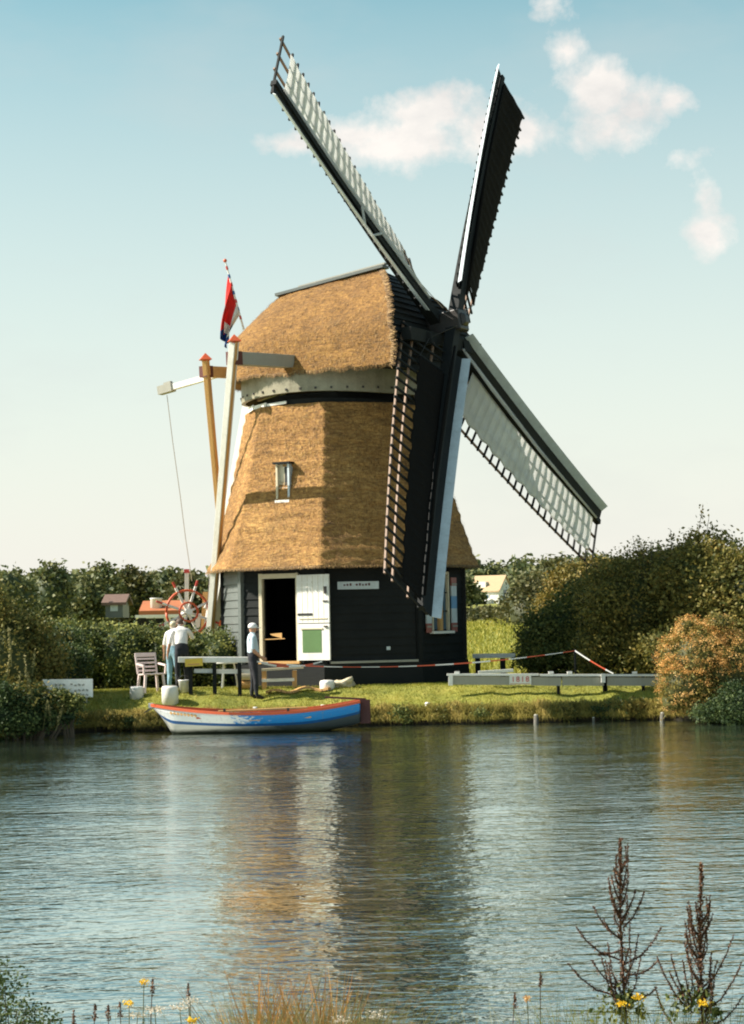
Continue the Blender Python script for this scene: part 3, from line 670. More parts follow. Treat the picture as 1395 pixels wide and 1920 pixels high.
# ------------------------------------------------------------------ sails
def weather(r): return R_(2 + 19 * (1 - min(1, r / 8.3)) ** 1.0)
SL = [8.55, 8.33, 8.38, 8.74]; rung_mesh = None
rm = MB(); rm.beam((-.30, 0, 0), (1.55, 0, 0), .045, .045, (0, 1, 0)); rung_mesh = rm.mesh('rung', 'tar')
rm2 = MB(); rm2.beam((-.30, 0, 0), (1.55, 0, 0), .045, .045, (0, 1, 0)); rung_mesh_o = rm2.mesh('rung', 'tar')
for k in range(4):
    ang = AL + k * math.pi / 2
    d = math.cos(ang) * vS - math.sin(ang) * Hh; tr = math.sin(ang) * vS + math.cos(ang) * Hh
    O = HUB + nS * (.195 if k % 2 == 0 else -.195); R = SL[k]; dark = k % 2 == 0
    def ch(r, c, o=0.0):
        w = weather(r); ct = math.cos(w) * tr - math.sin(w) * nS; nf = math.cos(w) * nS + math.sin(w) * tr
        return O + d * r + nS * .295 * (r / 8.4) ** 2 + ct * c + nf * o
    st = MB()
    bend = lambda r: O + d * r + nS * .295 * (r / 8.4) ** 2
    for i in range(8): st.beam(bend(R * i / 8), bend(R * (i + 1) / 8), .26 - .015 * i, .28 - .017 * i, tr, .26 - .015 * (i + 1), .28 - .017 * (i + 1))
    sail = st.build('sail', 'tar', mill)
    # rungs
    rr = [1.05 + .292 * i for i in range(100) if 1.05 + .292 * i < R - .03]
    rr[-1] = R - .04
    for r in rr:
        w = weather(r); ct = math.cos(w) * tr - math.sin(w) * nS; nf = math.cos(w) * nS + math.sin(w) * tr
        o = bpy.data.objects.new('rung', rung_mesh); put(o, sail); p = ch(r, 0, -.02)
        o.matrix_local = Matrix(((ct.x, d.x, nf.x, p.x), (ct.y, d.y, nf.y, p.y), (ct.z, d.z, nf.z, p.z), (0, 0, 0, 1)))
    for ci, c in enumerate((.48, 1.14 if k == 2 else .97, 1.46)):
        lb = MB(); n_ = 14
        for i in range(n_):
            r0, r1 = .95 + (R - .95) * i / n_, .95 + (R - .95) * (i + 1) / n_
            lb.beam(ch(r0, c, -.065), ch(r1, c, -.065), .05, .045, tr)
        lb.build('lath', 'lath', sail)
    # leading boards
    def strip(c0_, c1_, o0, o1, r0, r1, th, name, m, seg=10):
        b = MB()
        for i in range(seg):
            a, e = r0 + (r1 - r0) * i / seg, r0 + (r1 - r0) * (i + 1) / seg - (.004 if i < seg - 1 else 0)
            b.hexa([ch(a, c0_, o0), ch(a, c1_, o1), ch(a, c1_, o1 + th), ch(a, c0_, o0 + th)], [ch(e, c0_, o0), ch(e, c1_, o1), ch(e, c1_, o1 + th), ch(e, c0_, o0 + th)])
        return b.build(name, m, sail)
    strip(-.10, -.36, .0, .03, .95, R, .025, 'wind_board', 'tar')
    (strip(-.365, -.50, .032, .20, .95, R, .022, 'leading_board', 'lightgrey') if k > 1 else strip(-.365, -.44, .032, .115, .95, R, .022, 'leading_board', 'lightgrey'))
    # cloth
    r0, r1 = (1.75, R - .38) if not dark else (1.75, R - .12)
    cmax = 1.30 if not dark else (1.36 if k == 0 else .94)
    nr_, nc = 90, 14; cvv = []; cff = []
    for i in range(nr_ + 1):
        r = r0 + (r1 - r0) * i / nr_
        for j in range(nc + 1):
            f = j / nc; cc = .10 + (cmax - .10) * f
            if not dark and k == 3: cc = .10 + .06 * math.sin(math.pi * i / nr_) + (cmax - .16) * f
            if dark and i > nr_ - 8: cc = .10 + (cmax - .1) * f
            sc = .5 + .5 * math.cos((r - 1.05) / .292 * 2 * math.pi)
            bil = .045 + .030 * math.sin(f * math.pi) * (1 - sc) + .02 * noise.noise(Vector((r * 1.7, cc * 3, k)))
            edge = .03 * math.sin((r - 1.05) / .6 * 2 * math.pi) * f
            cvv.append(ch(r, cc + edge, bil))
    for i in range(nr_):
        for j in range(nc): cff.append((i * (nc + 1) + j, (i + 1) * (nc + 1) + j, (i + 1) * (nc + 1) + j + 1, i * (nc + 1) + j + 1))
    cb = MB(); cb.add(cvv, cff); cl = cb.build('sail_cloth', 'darkcloth' if dark else 'sailcloth', sail, True)
    so = cl.modifiers.new('thick', 'SOLIDIFY'); so.thickness = .006
    # rolled hem along the stock and cloth rope
    hb = MB(); hb.tube([ch(.9, .02, .2), ch(2.5, .06, .19), ch(R * .6, .06, .12), ch(R - .3, .05, .1)], [.03, .05, .04, .025], 7); hb.build('rolled_hem', 'darkcloth' if dark else 'sailcloth', sail, True)
    rp = MB(); rp.tube([ch(1.75, cmax, .05), ch(1.0, .7, .05), ch(.35, .1, .3)], .009, 5); rp.build('sail_rope', 'iron' if dark else 'rope', sail)
    if k == 1:
        rp = MB(); rp.tube([ch(4.4, -.15, .2), ch(4.1, -.42, .1), ch(3.75, -.46, .1), ch(3.45, -.15, .2)], .03, 6); rp.build('loose_hem', 'sailcloth', sail)
# ------------------------------------------------------------------ tail gear (turns with the cap)
FOOT = Vector((-4.42, 52.35, 1.20))
tp = MB(); T_top = cap_w(-2.50, 0, 8.05); tp.beam(cap_w(-1.6, 0, 8.25), T_top, .26, .32, Hh); tp.beam(T_top + Vector((0, 0, .1)), FOOT, .32, .32, Hh, .26, .28)
tail = tp.build('tail_pole', 'white', mill, bevel=.01)
def brace_pole(p, q_, r, ext, m='ochre'):
    p, q_ = Vector(p), Vector(q_); dd = (p - q_).normalized(); top = p + dd * ext
    b = MB(); b.beam(top, q_, r, r, Hh, r * .9, r * .9); o = b.build('tail_brace', m, mill, bevel=.008)
    w = MB(); w.beam(top + dd * .005 + A * r * .52, q_ + A * r * .50, .02, r * .98, A, .02, r * .9); w.build('bare_face', 'ochre', o)
    c = MB(); z = Vector((0, 0, 1)); t = top; cs = [t + A * .20, t + Hh * .20, t - A * .20, t - Hh * .20]
    c.add(cs + [t + z * .17, t - z * .05], [(0, 1, 4), (1, 2, 4), (2, 3, 4), (3, 0, 4), (1, 0, 5), (2, 1, 5), (3, 2, 5), (0, 3, 5)]); c.build('finial', 'orange', o)
    return o
SP1, SP2 = at(441, 672, 46.8), at(556, 679, 48.5)
b = MB(); b.beam(SP1, SP2 + (SP2 - SP1) * .25, .27, .30); o = b.build('long_spreader', 'greywood', mill, bevel=.01)
e = (SP1 - SP2).normalized(); b = MB(); b.beam(SP1 + e * .16, SP1 - e * .10, .285, .315); b.build('painted_end', 'darkred', o)
brace_pole(SP1 + Hh * .0 + Vector((-.04, -.2, 0)), FOOT + Vector((.12, -.35, .0)), .17, .42, 'white')
Q1, Q2 = at(388, 697, 49.2), at(510, 703, 50.9)
b = MB(); b.beam(Q1, Q2, .24, .26); o = b.build('short_spreader', 'ochre', mill, bevel=.01)
e = (Q1 - Q2).normalized(); b = MB(); b.beam(Q1 + e * .14, Q1 - e * .09, .255, .275); b.build('painted_end', 'darkred', o)
brace_pole(Q1 + Vector((0, -.16, 0)), at(413, 988, 51.4), .13, .30)
b = MB(); b.box(at(420, 978, 51.5), (.16, .3, .34)); b.build('brace_foot', 'cream', mill)
# brake lever
BL0, BL1 = at(306, 731, 53.0), at(500, 676, 51.2)
b = MB(); b.beam(BL0, BL1, .13, .15); o = b.build('brake_lever', 'white', mill)
e = (BL1 - BL0).normalized(); b = MB(); b.beam(BL0 - e * .12, BL0 + e * .34, .20, .22); b.beam(BL0 + e * .05 + Vector((0, 0, .13)), BL0 + e * .28 + Vector((0, 0, .13)), .1, .08); b.build('counterweight', 'greywood', o)
pr = [at(313, 741, 53), at(324, 830, 53), at(338, 930, 53), at(348, 1010, 53), at(360, 1090, 52.8)]
b = MB(); b.tube(pr, .009, 5); b.build('brake_rope', 'rope', o)
# struts at the foot
for (p, q_, w, m) in ((at(350, 1072, 52.2), at(350, 1150, 52.3), .10, 'white'), (at(412, 1098, 52.3), at(386, 1142, 52.2), .13, 'white'), (at(395, 1075, 52.0), at(392, 1130, 52.1), .07, 'white'),
                      (at(372, 1150, 52.2), at(366, 1236, 52.2), .12, 'white'), (at(388, 1110, 52.6), at(381, 1240, 52.6), .20, 'ochre')):
    b = MB(); b.beam(p, q_, w, w); b.build('tail_strut', m, mill)
b = MB(); b.box(at(350, 1073, 52.2) + Vector((0, 0, .03)), (.13, .13, .1)); b.build('painted_tip', 'red', mill)
b = MB(); b.hexa([at(352, 1196, 52.0), at(368, 1196, 52.0), at(366, 1232, 52.0), at(352, 1232, 52.0)], [at(352, 1196, 52.06), at(368, 1196, 52.06), at(366, 1232, 52.06), at(352, 1232, 52.06)]); b.build('foot_board', 'white', mill)
# capstan wheel
WC = at(352, 1148, 51.6); wn = Vector((.35, -.93, .1)).normalized(); wx = wn.cross(Vector((0, 0, 1))).normalized(); wz = wx.cross(wn).normalized()
if wz.z < 0: wz = -wz
def rim(rad, r, name, m, parent, a0=0, a1=360, off=0.0):
    n_ = 28; b = MB(); pts = [WC + wn * off + (wx * math.cos(R_(a0 + (a1 - a0) * i / n_)) + wz * math.sin(R_(a0 + (a1 - a0) * i / n_))) * rad for i in range(n_ + 1)]
    b.tube(pts, r, 6); return b.build(name, m, parent, True)
wheel = rim(.56, .035, 'capstan_wheel', 'orange', mill)
rim(.24, .03, 'inner_rim', 'orange', wheel, off=.08)
for i in range(8):
    a = R_(20 + 45 * i); dv = wx * math.cos(a) + wz * math.sin(a)
    b = MB(); b.beam(WC + dv * .05, WC + dv * .70, .055, .055, wn); b.beam(WC + dv * .70, WC + dv * .86, .05, .05, wn, mi=1); b.build('spoke', ['white', 'red'], wheel)
b = MB(); b.tube([WC - wn * .35, WC + wn * .15], .09, 10); b.build('axle', 'white', wheel)
# ------------------------------------------------------------------ flag on the back of the cap
F0, F1 = at(457, 618, 51.6), at(422, 489, 51.6)
flag = thing('flag', 'red white and blue flag hanging from a slanting pole behind the thatched cap', 'flag', F0)
b = MB(); b.tube([F0, F1], [.028, .018], 8); fp = b.build('flagpole', 'white', flag)
for i in range(7):
    b = MB(); t0 = .15 + i * .12; b.tube([F0.lerp(F1, t0), F0.lerp(F1, t0 + .05)], .030, 8); b.build('painted_band', 'navy' if i % 2 else 'red', fp)
b = MB(); b.lathe([(.01, -.05), (.045, -.02), (.05, .02), (.02, .05)], F1, 10); b.build('finial', 'orange', flag, True)
fcols = []
nu, nv_ = 22, 26; V3 = []
hoist0, hoist1 = F0.lerp(F1, .80), F0.lerp(F1, .22)     # top of the hoist is up the pole
for i in range(nu + 1):          # along the fly (drooping)
    f = i / nu
    for j in range(nv_ + 1):     # across the stripes
        s = j / nv_
        p = hoist0.lerp(hoist1, s * (1 - .55 * f) )
        drop = f * (1.62 - .10 * s)
        x = -.10 * f - .10 * math.sin(f * 2.5) + .07 * math.sin(s * 9 + f * 3) * (f + .2)
        y = .10 * math.sin(s * 11 + 1.3 + f * 2) * (.4 + f)
        V3.append(p + Vector((x - (1 - s) * .02, y, -drop + .10 * s * f)))
b = MB(); 
b.v = [tuple(v) for v in V3]
for i in range(nu):
    for j in range(nv_):
        a_ = i * (nv_ + 1) + j; b.f.append((a_, a_ + nv_ + 1, a_ + nv_ + 2, a_ + 1))
        u_ = i / nu; s_ = j / nv_
        b.m.append(0 if s_ < .36 and u_ < .82 or u_ < .55 and s_ < .7 else (1 if u_ < .8 and s_ < .85 or u_ < .35 else 2))
fc = b.build('flag_cloth', ['flag_red', 'flag_white', 'flag_blue'], flag, True); so = fc.modifiers.new('t', 'SOLIDIFY'); so.thickness = .006
# ------------------------------------------------------------------ boat
def strake_fn(q, b, o):
    p = pos_co(q); s_ = q.n('ShaderNodeSeparateXYZ'); q.l(p, s_.inputs[0]); n = q.noise(q.vscale(p, (4, 4, 9)), 2.2, 4, .65); n2 = q.noise(p, 14, 5, .7)
    f = q.math('MULTIPLY', q.math('ADD', q.math('SUBTRACT', s_.outputs[0], -2.95), q.math('MULTIPLY', q.math('SUBTRACT', n, .5), 2.2)), 3.0, True)
    c = q.mix(f, (.80, .79, .75), (.02, .24, .60)); d = q.math('MULTIPLY', q.math('SUBTRACT', n2, .56, True), 3.5, True)
    q.l(q.mix(d, c, (.22, .22, .2)), b.inputs['Base Color']); b.inputs['Roughness'].default_value = .4; setbump(q, b, n2, .006)
M['strake'] = mat('white_to_blue_paint', strake_fn)
def bottom_fn(q, b, o):
    p = pos_co(q); s_ = q.n('ShaderNodeSeparateXYZ'); q.l(p, s_.inputs[0]); n = q.noise(q.vscale(p, (2, 2, 9)), 2.5, 5, .7)
    f = q.math('MULTIPLY', q.math('ADD', q.math('SUBTRACT', s_.outputs[0], -3.1), q.math('SUBTRACT', n, .5)), .9, True)
    c = q.mix(f, (.62, .58, .50), (.07, .085, .085)); w = q.math('MULTIPLY', q.math('SUBTRACT', q.math('ADD', .07, q.math('MULTIPLY', n, .08)), s_.outputs[2]), 14, True)  # aft darkening puts shade into the colour; waterline stain mixed in after
    q.l(q.mix(w, c, (.05, .055, .03)), b.inputs['Base Color']); b.inputs['Roughness'].default_value = .55; setbump(q, b, n, .006)
M['bottom'] = mat('shaded_stained_bottom_paint', bottom_fn)
BC = at(485, 1366, 43.2); BX0, BX1 = at(286, 1340, 43.2).x, at(676, 1340, 43.2).x; BL = BX1 - BX0; BY = 43.1
boat = thing('rowing_boat', 'open rowing boat with blue and white hull and red gunwale moored at the bank', 'rowing boat', (BX0 + BL / 2, BY, 0))
def bst(u):   # station u from bow 0 to stern 1 -> half beam, sheer z, keel z
    hb = .74 * (math.sin(math.pi * min(1, .02 + u * .62) ** .85) ** .75) if u < .7 else .74 * (1 - .30 * ((u - .7) / .3) ** 2)
    hb = .74 * min(1, (u / .38)) ** .6 if u < .38 else .74 * (1 - .34 * ((u - .38) / .62) ** 2.2)
    sh = .40 + .20 * (1 - u / .55) ** 2 if u < .55 else .40 + .20 * ((u - .55) / .45) ** 2
    kz = -.05 + .75 * max(0, 1 - u / .11) ** 1.6 * .55 + .22 * max(0, (u - .72) / .28) ** 1.5
    return max(.02, hb), sh, kz
lev = [0, .10, .22, .34, .46, .58, .68, .78, .88, 1.0]; NU = 60; hull = MB(); 
rows = []
for i in range(NU + 1):
    u = i / NU; hb, sh, kz = bst(u); row = []
    for sgn in (-1,):
        pass
    xs_ = BX0 + BL * u
    for l_ in [-x for x in reversed(lev[1:])] + lev:
        f = abs(l_); yy = hb * f ** .55 if f > 0 else 0; zz = kz + (sh - kz) * f ** 1.35
        rake = -.0 + (.22 * (1 - f) * max(0, 1 - u / .12))
        row.append(len(hull.v)); hull.v.append((xs_ + rake * 1.4, BY + math.copysign(yy, l_), zz))
    rows.append(row)
nr2 = len(rows[0])
for i in range(NU):
    for j in range(nr2 - 1):
        hull.f.append((rows[i][j], rows[i + 1][j], rows[i + 1][j + 1], rows[i][j + 1]))
        f = abs((j + .5) - (nr2 - 1) / 2) / ((nr2 - 1) / 2); u = i / NU
        mi = 0 if f > .66 else (1 if f > .54 else 2)
        hull.m.append(mi)
hull.f.append(tuple(rows[NU])); hull.m.append(3)
ho = hull.build('hull', ['strake', 'navy', 'bottom', 'darkred'], boat, True)
so = ho.modifiers.new('t', 'SOLIDIFY'); so.thickness = .025; so.offset = -1
for sgn in (-1, 1):
    gw = MB(); pts = []
    for i in range(NU + 1):
        u = i / NU; hb, sh, kz = bst(u); pts.append((BX0 + BL * u, BY + sgn * (hb + .005), sh + .01))
    for i in range(NU): gw.beam(pts[i], pts[i + 1], .06, .055)
    gw.build('gunwale', 'orange', boat)
for lv in (.46, .68, .88):      # plank laps
    pk = MB(); pp_ = []
    for i in range(2, NU + 1):
        u = i / NU; hb, sh, kz = bst(u); pp_.append((BX0 + BL * u + .22 * (1 - lv) * max(0, 1 - u / .12) * 1.4, BY - hb * lv ** .55 - .006, kz + (sh - kz) * lv ** 1.35))
    for i in range(len(pp_) - 1): pk.beam(pp_[i], pp_[i + 1], .014, .012)
    pk.build('plank_lap', 'bottom' if lv < .6 else ('navy' if lv < .7 else 'strake'), boat)
for i in range(7):
    u = .12 + i * .13; hb, sh, kz = bst(u); b = MB(); b.beam((BX0 + BL * u, BY + hb * .9, kz + .1), (BX0 + BL * u, BY + hb * .96, sh - .02), .03, .025); b.build('rib', 'ochre', boat)
b = MB(); b.tube([(BX0 + .02, BY, .58), (BX0 - .25, BY + .8, .42), (BX0 - .1, BY + 1.9, .5)], .012, 5); b.build('mooring_line', 'rope', boat)
for u in (.25, .5, .74):
    hb, sh, kz = bst(u); b = MB(); b.box((BX0 + BL * u, BY, sh - .12), (.24, hb * 1.85, .035)); b.build('thwart', 'orange' if u < .3 else 'ochre', boat)
b = MB(); b.box((BX0 - .02, BY, .60), (.10, .10, .10)); b.build('stem_head', 'white', boat)
b = MB(); b.box((BX1 + .10, BY, .38), (.22, .06, .50)); b.beam((BX1 + .12, BY, .64), (BX1 - .75, BY + .02, .70), .04, .04); b.build('rudder', 'darkred', boat)
b = MB(); b.tube([(BX0 + 1.45, BY - .55, .47), (BX0 + 3.3, BY - .2, .5)], .022, 6); b.build('oar', 'ochre', boat)
b = MB(); b.tube([(BX0 + .42, BY - .40, .22), (BX0 + .75, BY - .52, .2)], .012, 5)
for u in (.36, .66):
    hb, sh, kz = bst(u); b = MB(); b.beam((BX0 + BL * u, BY - hb, sh + .03), (BX0 + BL * u, BY - hb, sh + .11), .05, .03); b.build('rowlock', 'iron', boat)
nb_ = MB()
for i in range(8): nb_.beam((BX0 + .42 + i * .075, BY - bst((.42 + i * .075) / BL)[0] * .97 - .012, .47 - i * .008), (BX0 + .46 + i * .075, BY - bst((.46 + i * .075) / BL)[0] * .97 - .012, .43 - i * .008), .02, .05)
nb_.build('bow_lettering', 'ochre', boat)
# ------------------------------------------------------------------ bank furniture
def gz(x, y): return zg(x, y)
def on(px, D, dz=0):
    p = at(px, 1250, D); return Vector((p.x, D, zg(p.x, D) + dz))
# round concrete bollards
bol = thing('bollard', 'short white round bollard left of the pink plastic chair', 'bollard', on(256, 46.2), 'low white bollards on the grass', local=True)
b = MB(); b.lathe([(.16, -.12), (.16, .20), (.15, .24), (.11, .25)], seg=20); b.build('bollard_body', 'white', bol, True)
def bigbol(px, D, lab, h=.36, r=.2):
    t = thing('bollard', lab, 'bollard', on(px, D), 'low white bollards on the grass', local=True)
    b = MB(); b.lathe([(r, -.12), (r, h - .05), (r - .015, h - .01), (r - .05, h)], seg=22); b.build('bollard_body', 'white', t, True)
    b = MB(); b.lathe([(r - .08, h - .003), (r - .08, h + .012)], seg=16); b.build('bollard_top', 'stone', t)
bigbol(318, 45.7, 'tallest white bollard, beside the legs of the bending person', .38, .19)
bigbol(613, 46.5, 'lone white bollard on the grass below the open door leaf', .20, .175)
def peg(px, D, lab, first=[None]):
    if first[0] is None:
        t = thing('mooring_peg', lab, 'mooring peg', on(px, D), 'small white pegs along the bank edge', local=True)
        b = MB(); b.lathe([(.055, -.15), (.055, .13), (.045, .145)], seg=12); b.build('peg_post', 'white', t, True)
        b = MB(); b.lathe([(.065, .10), (.065, .12)], seg=12); b.build('peg_collar', 'stone', t); first[0] = t
    else: dup(first[0], on(px, D), lab)
peg(477, 44.95, 'small white mooring peg behind the middle of the boat'); peg(604, 44.95, 'small white mooring peg behind the stern half of the boat'); peg(800, 45.0, 'small white mooring peg on the bank right of the boat')
# bucket
bk = thing('bucket', 'white bucket standing on the grass under the white rail', 'bucket', on(345, 46.4), local=True)
b = MB(); b.lathe([(.10, 0), (.135, .26), (.145, .27), (.145, .29), (.12, .285)], seg=20); b.build('bucket_body', 'white', bk, True)
b = MB(); b.tube([(.14 * math.cos(a), 0, .27 + .12 * math.sin(a)) for a in [math.pi * i / 10 for i in range(11)]], .007, 5); b.build('handle', 'iron', bk)
# white rail on dark posts
RY = 46.2
r0, r1 = at(334, 1237, RY), at(477, 1237, RY)
rail = thing('railing', 'white rail on dark posts to the left of the man in the white cap', 'railing', on(405, RY))
b = MB(); b.beam(r0, r1, .09, .13); b.build('rail', 'white', rail, bevel=.01)
for px in (357, 402, 449):
    p = on(px, RY + .01); b = MB(); b.beam(p - Vector((0, 0, .1)), Vector((p.x, p.y, r0.z - .067)), .085, .085); b.build('post', 'tar', rail)
b = MB(); b.beam(at(405, 1259, RY + .12), at(470, 1259, RY + .12), .05, .10); b.beam(at(364, 1258, RY + .12), at(400, 1258, RY + .12), .05, .09, mi=1); b.build('lower_rail', ['white', 'lightgrey'], rail)
ys_ = thing('sign', 'small yellow sign hanging on the white rail', 'sign', at(363, 1243, RY - .12))
b = MB(); b.beam(at(347, 1243, RY - .10), at(380, 1241, RY - .10), .02, .175); b.build('sign_board', 'yellow', ys_)
b = MB(); b.beam(at(352, 1246, RY - .113), at(374, 1245, RY - .113), .004, .03); b.build('sign_line', 'ochre', ys_)
tb_ = thing('garden_table', 'small round white garden table behind the white rail', 'table', on(426, 47.2), local=True)
p = on(426, 47.2)
b = MB(); b.lathe([(.30, .58), (.31, .60), (.30, .63)], seg=24); b.build('tabletop', 'white', tb_, True)
for a in (0, 2.09, 4.19): b = MB(); b.beam((.24 * math.cos(a), .24 * math.sin(a), 0), (.16 * math.cos(a), .16 * math.sin(a), .579), .035, .035); b.build('leg', 'white', tb_)
# logs and firewood behind the man
for i, (px, z) in enumerate(((458, .10), (462, .30))):
    p = on(px, 46.9, z); t = thing('log', ('upper' if i else 'lower') + ' of two sawn pale logs stacked left of the standing man', 'log', p, 'sawn logs behind the rail')
    b = MB(); b.tube([p - Vector((.13, .1, 0)), p + Vector((.13, -.05, 0))], .095, 12); b.build('log_bark', 'ochre' if i == 0 else 'cream', t)
# trestle bench
tr_ = thing('trestle', 'low weathered white trestle bench under the mill doorway', 'trestle', on(525, 46.9))
pz = on(525, 46.9).z
def tb2(p, q_, w, h, name, m): b = MB(); b.beam(p, q_, w, h); b.build(name, m, tr_)
L0, L1 = at(491, 1256, 46.8), at(569, 1251, 46.8); tb2(L0, L1, .30, .05, 'seat', 'cream')
for px in (495, 552): p = at(px, 1258, 46.8); tb2(Vector((p.x, p.y, pz - .03)), Vector((p.x, p.y, L0.z - .03)), .10, .10, 'leg', 'ochre'); tb2(Vector((p.x, p.y + .26, pz - .03)), Vector((p.x, p.y + .26, L0.z - .03)), .09, .09, 'leg', 'cream')
tb2(at(491, 1276, 46.75), at(552, 1274, 46.75), .06, .07, 'stretcher', 'white')
# coil of rope / pile on the grass
pp = [on(500 + i * 9, 46.3 - .1 * math.sin(i * .5), .05 + .03 * math.sin(i)) for i in range(14)]
hs = thing('plank', 'long bent pale plank lying in the grass behind the lone bollard', 'plank', pp[0]); b = MB()
for i in range(13): b.beam(pp[i], pp[i + 1], .16, .05)
b.build('plank_board', 'ochre', hs)
pl_ = thing('rag_heap', 'crumpled pale rag heap right of the lone bollard', 'rag', on(640, 46.7)); c_ = on(640, 46.7, .05); vs, fs = ico(c_, (.26, .2, .13), 3, .5); b = MB(); b.add(vs, fs); b.build('rag_cloth', 'cream', pl_, True)
# plastic chair
ch_ = thing('garden_chair', 'pale pink plastic garden chair with slatted back on the grass', 'chair', on(283, 46.5), local=True, rz=R_(28))
def cb_(mb, name, m='plastic', **k): return mb.build(name, m, ch_, **k)
for sx in (-1, 1):
    for sy in (-1, 1): b = MB(); b.beam((sx * .25, sy * .22, 0), (sx * .21, sy * .19, .42), .05, .05); cb_(b, 'leg')
    b = MB(); b.beam((sx * .27, -.24, .62), (sx * .27, .20, .66), .05, .035); b.beam((sx * .26, -.22, .42), (sx * .27, -.24, .62), .04, .04); cb_(b, 'armrest')
b = MB(); b.beam((0, -.23, .43), (0, .21, .41), .48, .035); cb_(b, 'seat', bevel=.01)
bkm = MB(); bkm.beam((-.23, .22, .42), (-.24, .34, .85), .045, .035); bkm.beam((.23, .22, .42), (.24, .34, .85), .045, .035); bkm.beam((-.26, .342, .86), (.26, .342, .86), .04, .09); bo = cb_(bkm, 'backrest', bevel=.01)
for i in range(4): b = MB(); b.beam((-.215, .245 + .027 * i, .50 + .09 * i), (.215, .245 + .027 * i, .50 + .09 * i), .02, .045); b.build('slat', 'plastic', bo)
# white lettered board at the left, low on the bank
SB0, SB1 = at(80, 1291, 42.6), at(174, 1290, 42.6)
wb = thing('sign', 'low white notice board with faded lettering half hidden by plants', 'sign', Vector(((SB0.x + SB1.x) / 2, 42.6, .3)))
b = MB(); b.beam(SB0, SB1, .035, .38); b.build('sign_board', 'white', wb)
for px in (95, 160): p = at(px, 1300, 42.65); b = MB(); b.beam(Vector((p.x, 42.65, SB0.z - .32)), Vector((p.x, 42.65, SB0.z)), .07, .05); b.build('post', 'greywood', wb)
for r_i, py in enumerate((1284, 1294, 1303)):
    for i in range(11):
        if (i * 7 + r_i * 3) % 5 == 0: continue
        px = 88 + i * 7.3; b = MB(); b.beam(at(px, py - 1.2 + 2.4 * (i % 2), 42.57), at(px + 4.5, py + 1.0 - 2 * (i % 3 == 0), 42.57), .006, .035); b.build('lettering', 'greywood', wb)
# long low guard beam at the right
gb = thing('guard_rail', 'long low grey plank barrier with a white top edge along the right bank', 'barrier', on(1046, 45.8))
GY = 45.8
segs = [(848, 966, 1268.5), (996, 1052, 1270), (1054, 1132, 1270), (1138, 1262, 1270.5)]
for i, (a_, b_, y_) in enumerate(segs):
    e_ = MB(); e_.beam(at(a_, y_ + 7, GY), at(b_, y_ + 8, GY), .06, .19); e_.build('board', 'greywood', gb)
for (a_, b_, y_) in ((838, 1010, 1265), (1012, 1262, 1266)):
    e_ = MB(); e_.beam(at(a_, y_, GY), at(b_, y_, GY), .14, .045); e_.build('top_board', 'white', gb)
b = MB(); b.beam(at(841, 1275, GY - .02), at(849, 1275, GY - .02), .11, .24); b.build('end_board', 'white', gb)
for px in (1046, 1132, 1135, 1205): p = on(px, GY + .08); b = MB(); b.beam(p - Vector((0, 0, .15)), Vector((p.x, p.y, at(px, 1268, GY).z)), .07, .07); b.build('post', 'tar', gb)
b = MB(); b.beam(at(1131, 1263, GY - .1), at(1131, 1280, GY - .1), .09, .09, (1, 0, 0)); b.build('post_cap', 'white', gb)
for px in (857, 1033, 1068, 1190): b = MB(); b.box(at(px, 1261, GY), (.11, .09, .05)); b.build('bolt_block', 'white', gb)
npb = MB(); npb.beam(at(955, 1274, GY - .045), at(996, 1274, GY - .045), .03, .225); plate = npb.build('number_plate', 'white', gb)
fr = MB()
for (x0, y0, x1, y1) in ((957, 1265.5, 994, 1265.5), (957, 1282, 994, 1282)): fr.beam(at(x0, y0, GY - .064), at(x1, y1, GY - .064), .005, .012)
fr.build('plate_border', 'ochre', plate)
tx = bpy.data.curves.new('number_text', 'FONT'); tx.body = '1818'; tx.size = .17; tx.extrude = .003; tx.align_x = 'CENTER'; tx.align_y = 'CENTER'; tx.space_character = 1.25
to0 = bpy.data.objects.new('number_text', tx); COL.objects.link(to0); bpy.context.view_layer.update(); tme = bpy.data.meshes.new_from_object(to0.evaluated_get(bpy.context.evaluated_depsgraph_get())); bpy.data.objects.remove(to0); tme.materials.clear(); tme.materials.append(M['red']); to = bpy.data.objects.new('number_text', tme); COL.objects.link(to); to.parent = plate; to.location = at(975.5, 1274, GY - .066); to.rotation_euler = (R_(90), 0, 0)
# pale plank lying behind the guard beam
lb_ = thing('plank', 'short white plank propped on edge behind the left end of the guard rail', 'plank', at(925, 1259, 46.3)); b = MB(); b.beam(at(897, 1261, 46.3), at(962, 1257, 46.3), .14, .07); b.build('plank_board', 'white', lb_)
# post and rail further back
PY_ = 51.0
b2 = thing('railing', 'short white rail on two dark posts beside the right corner of the mill', 'railing', on(925, PY_))
b = MB(); b.beam(at(886, 1230, PY_), at(966, 1229, PY_), .10, .11); b.build('rail', 'white', b2)
for px in (896, 943): p = on(px, PY_ + .02); b = MB(); b.beam(p - Vector((0, 0, .1)), Vector((p.x, p.y, at(px, 1234, PY_).z)), .13, .1); b.build('post', 'tar', b2)
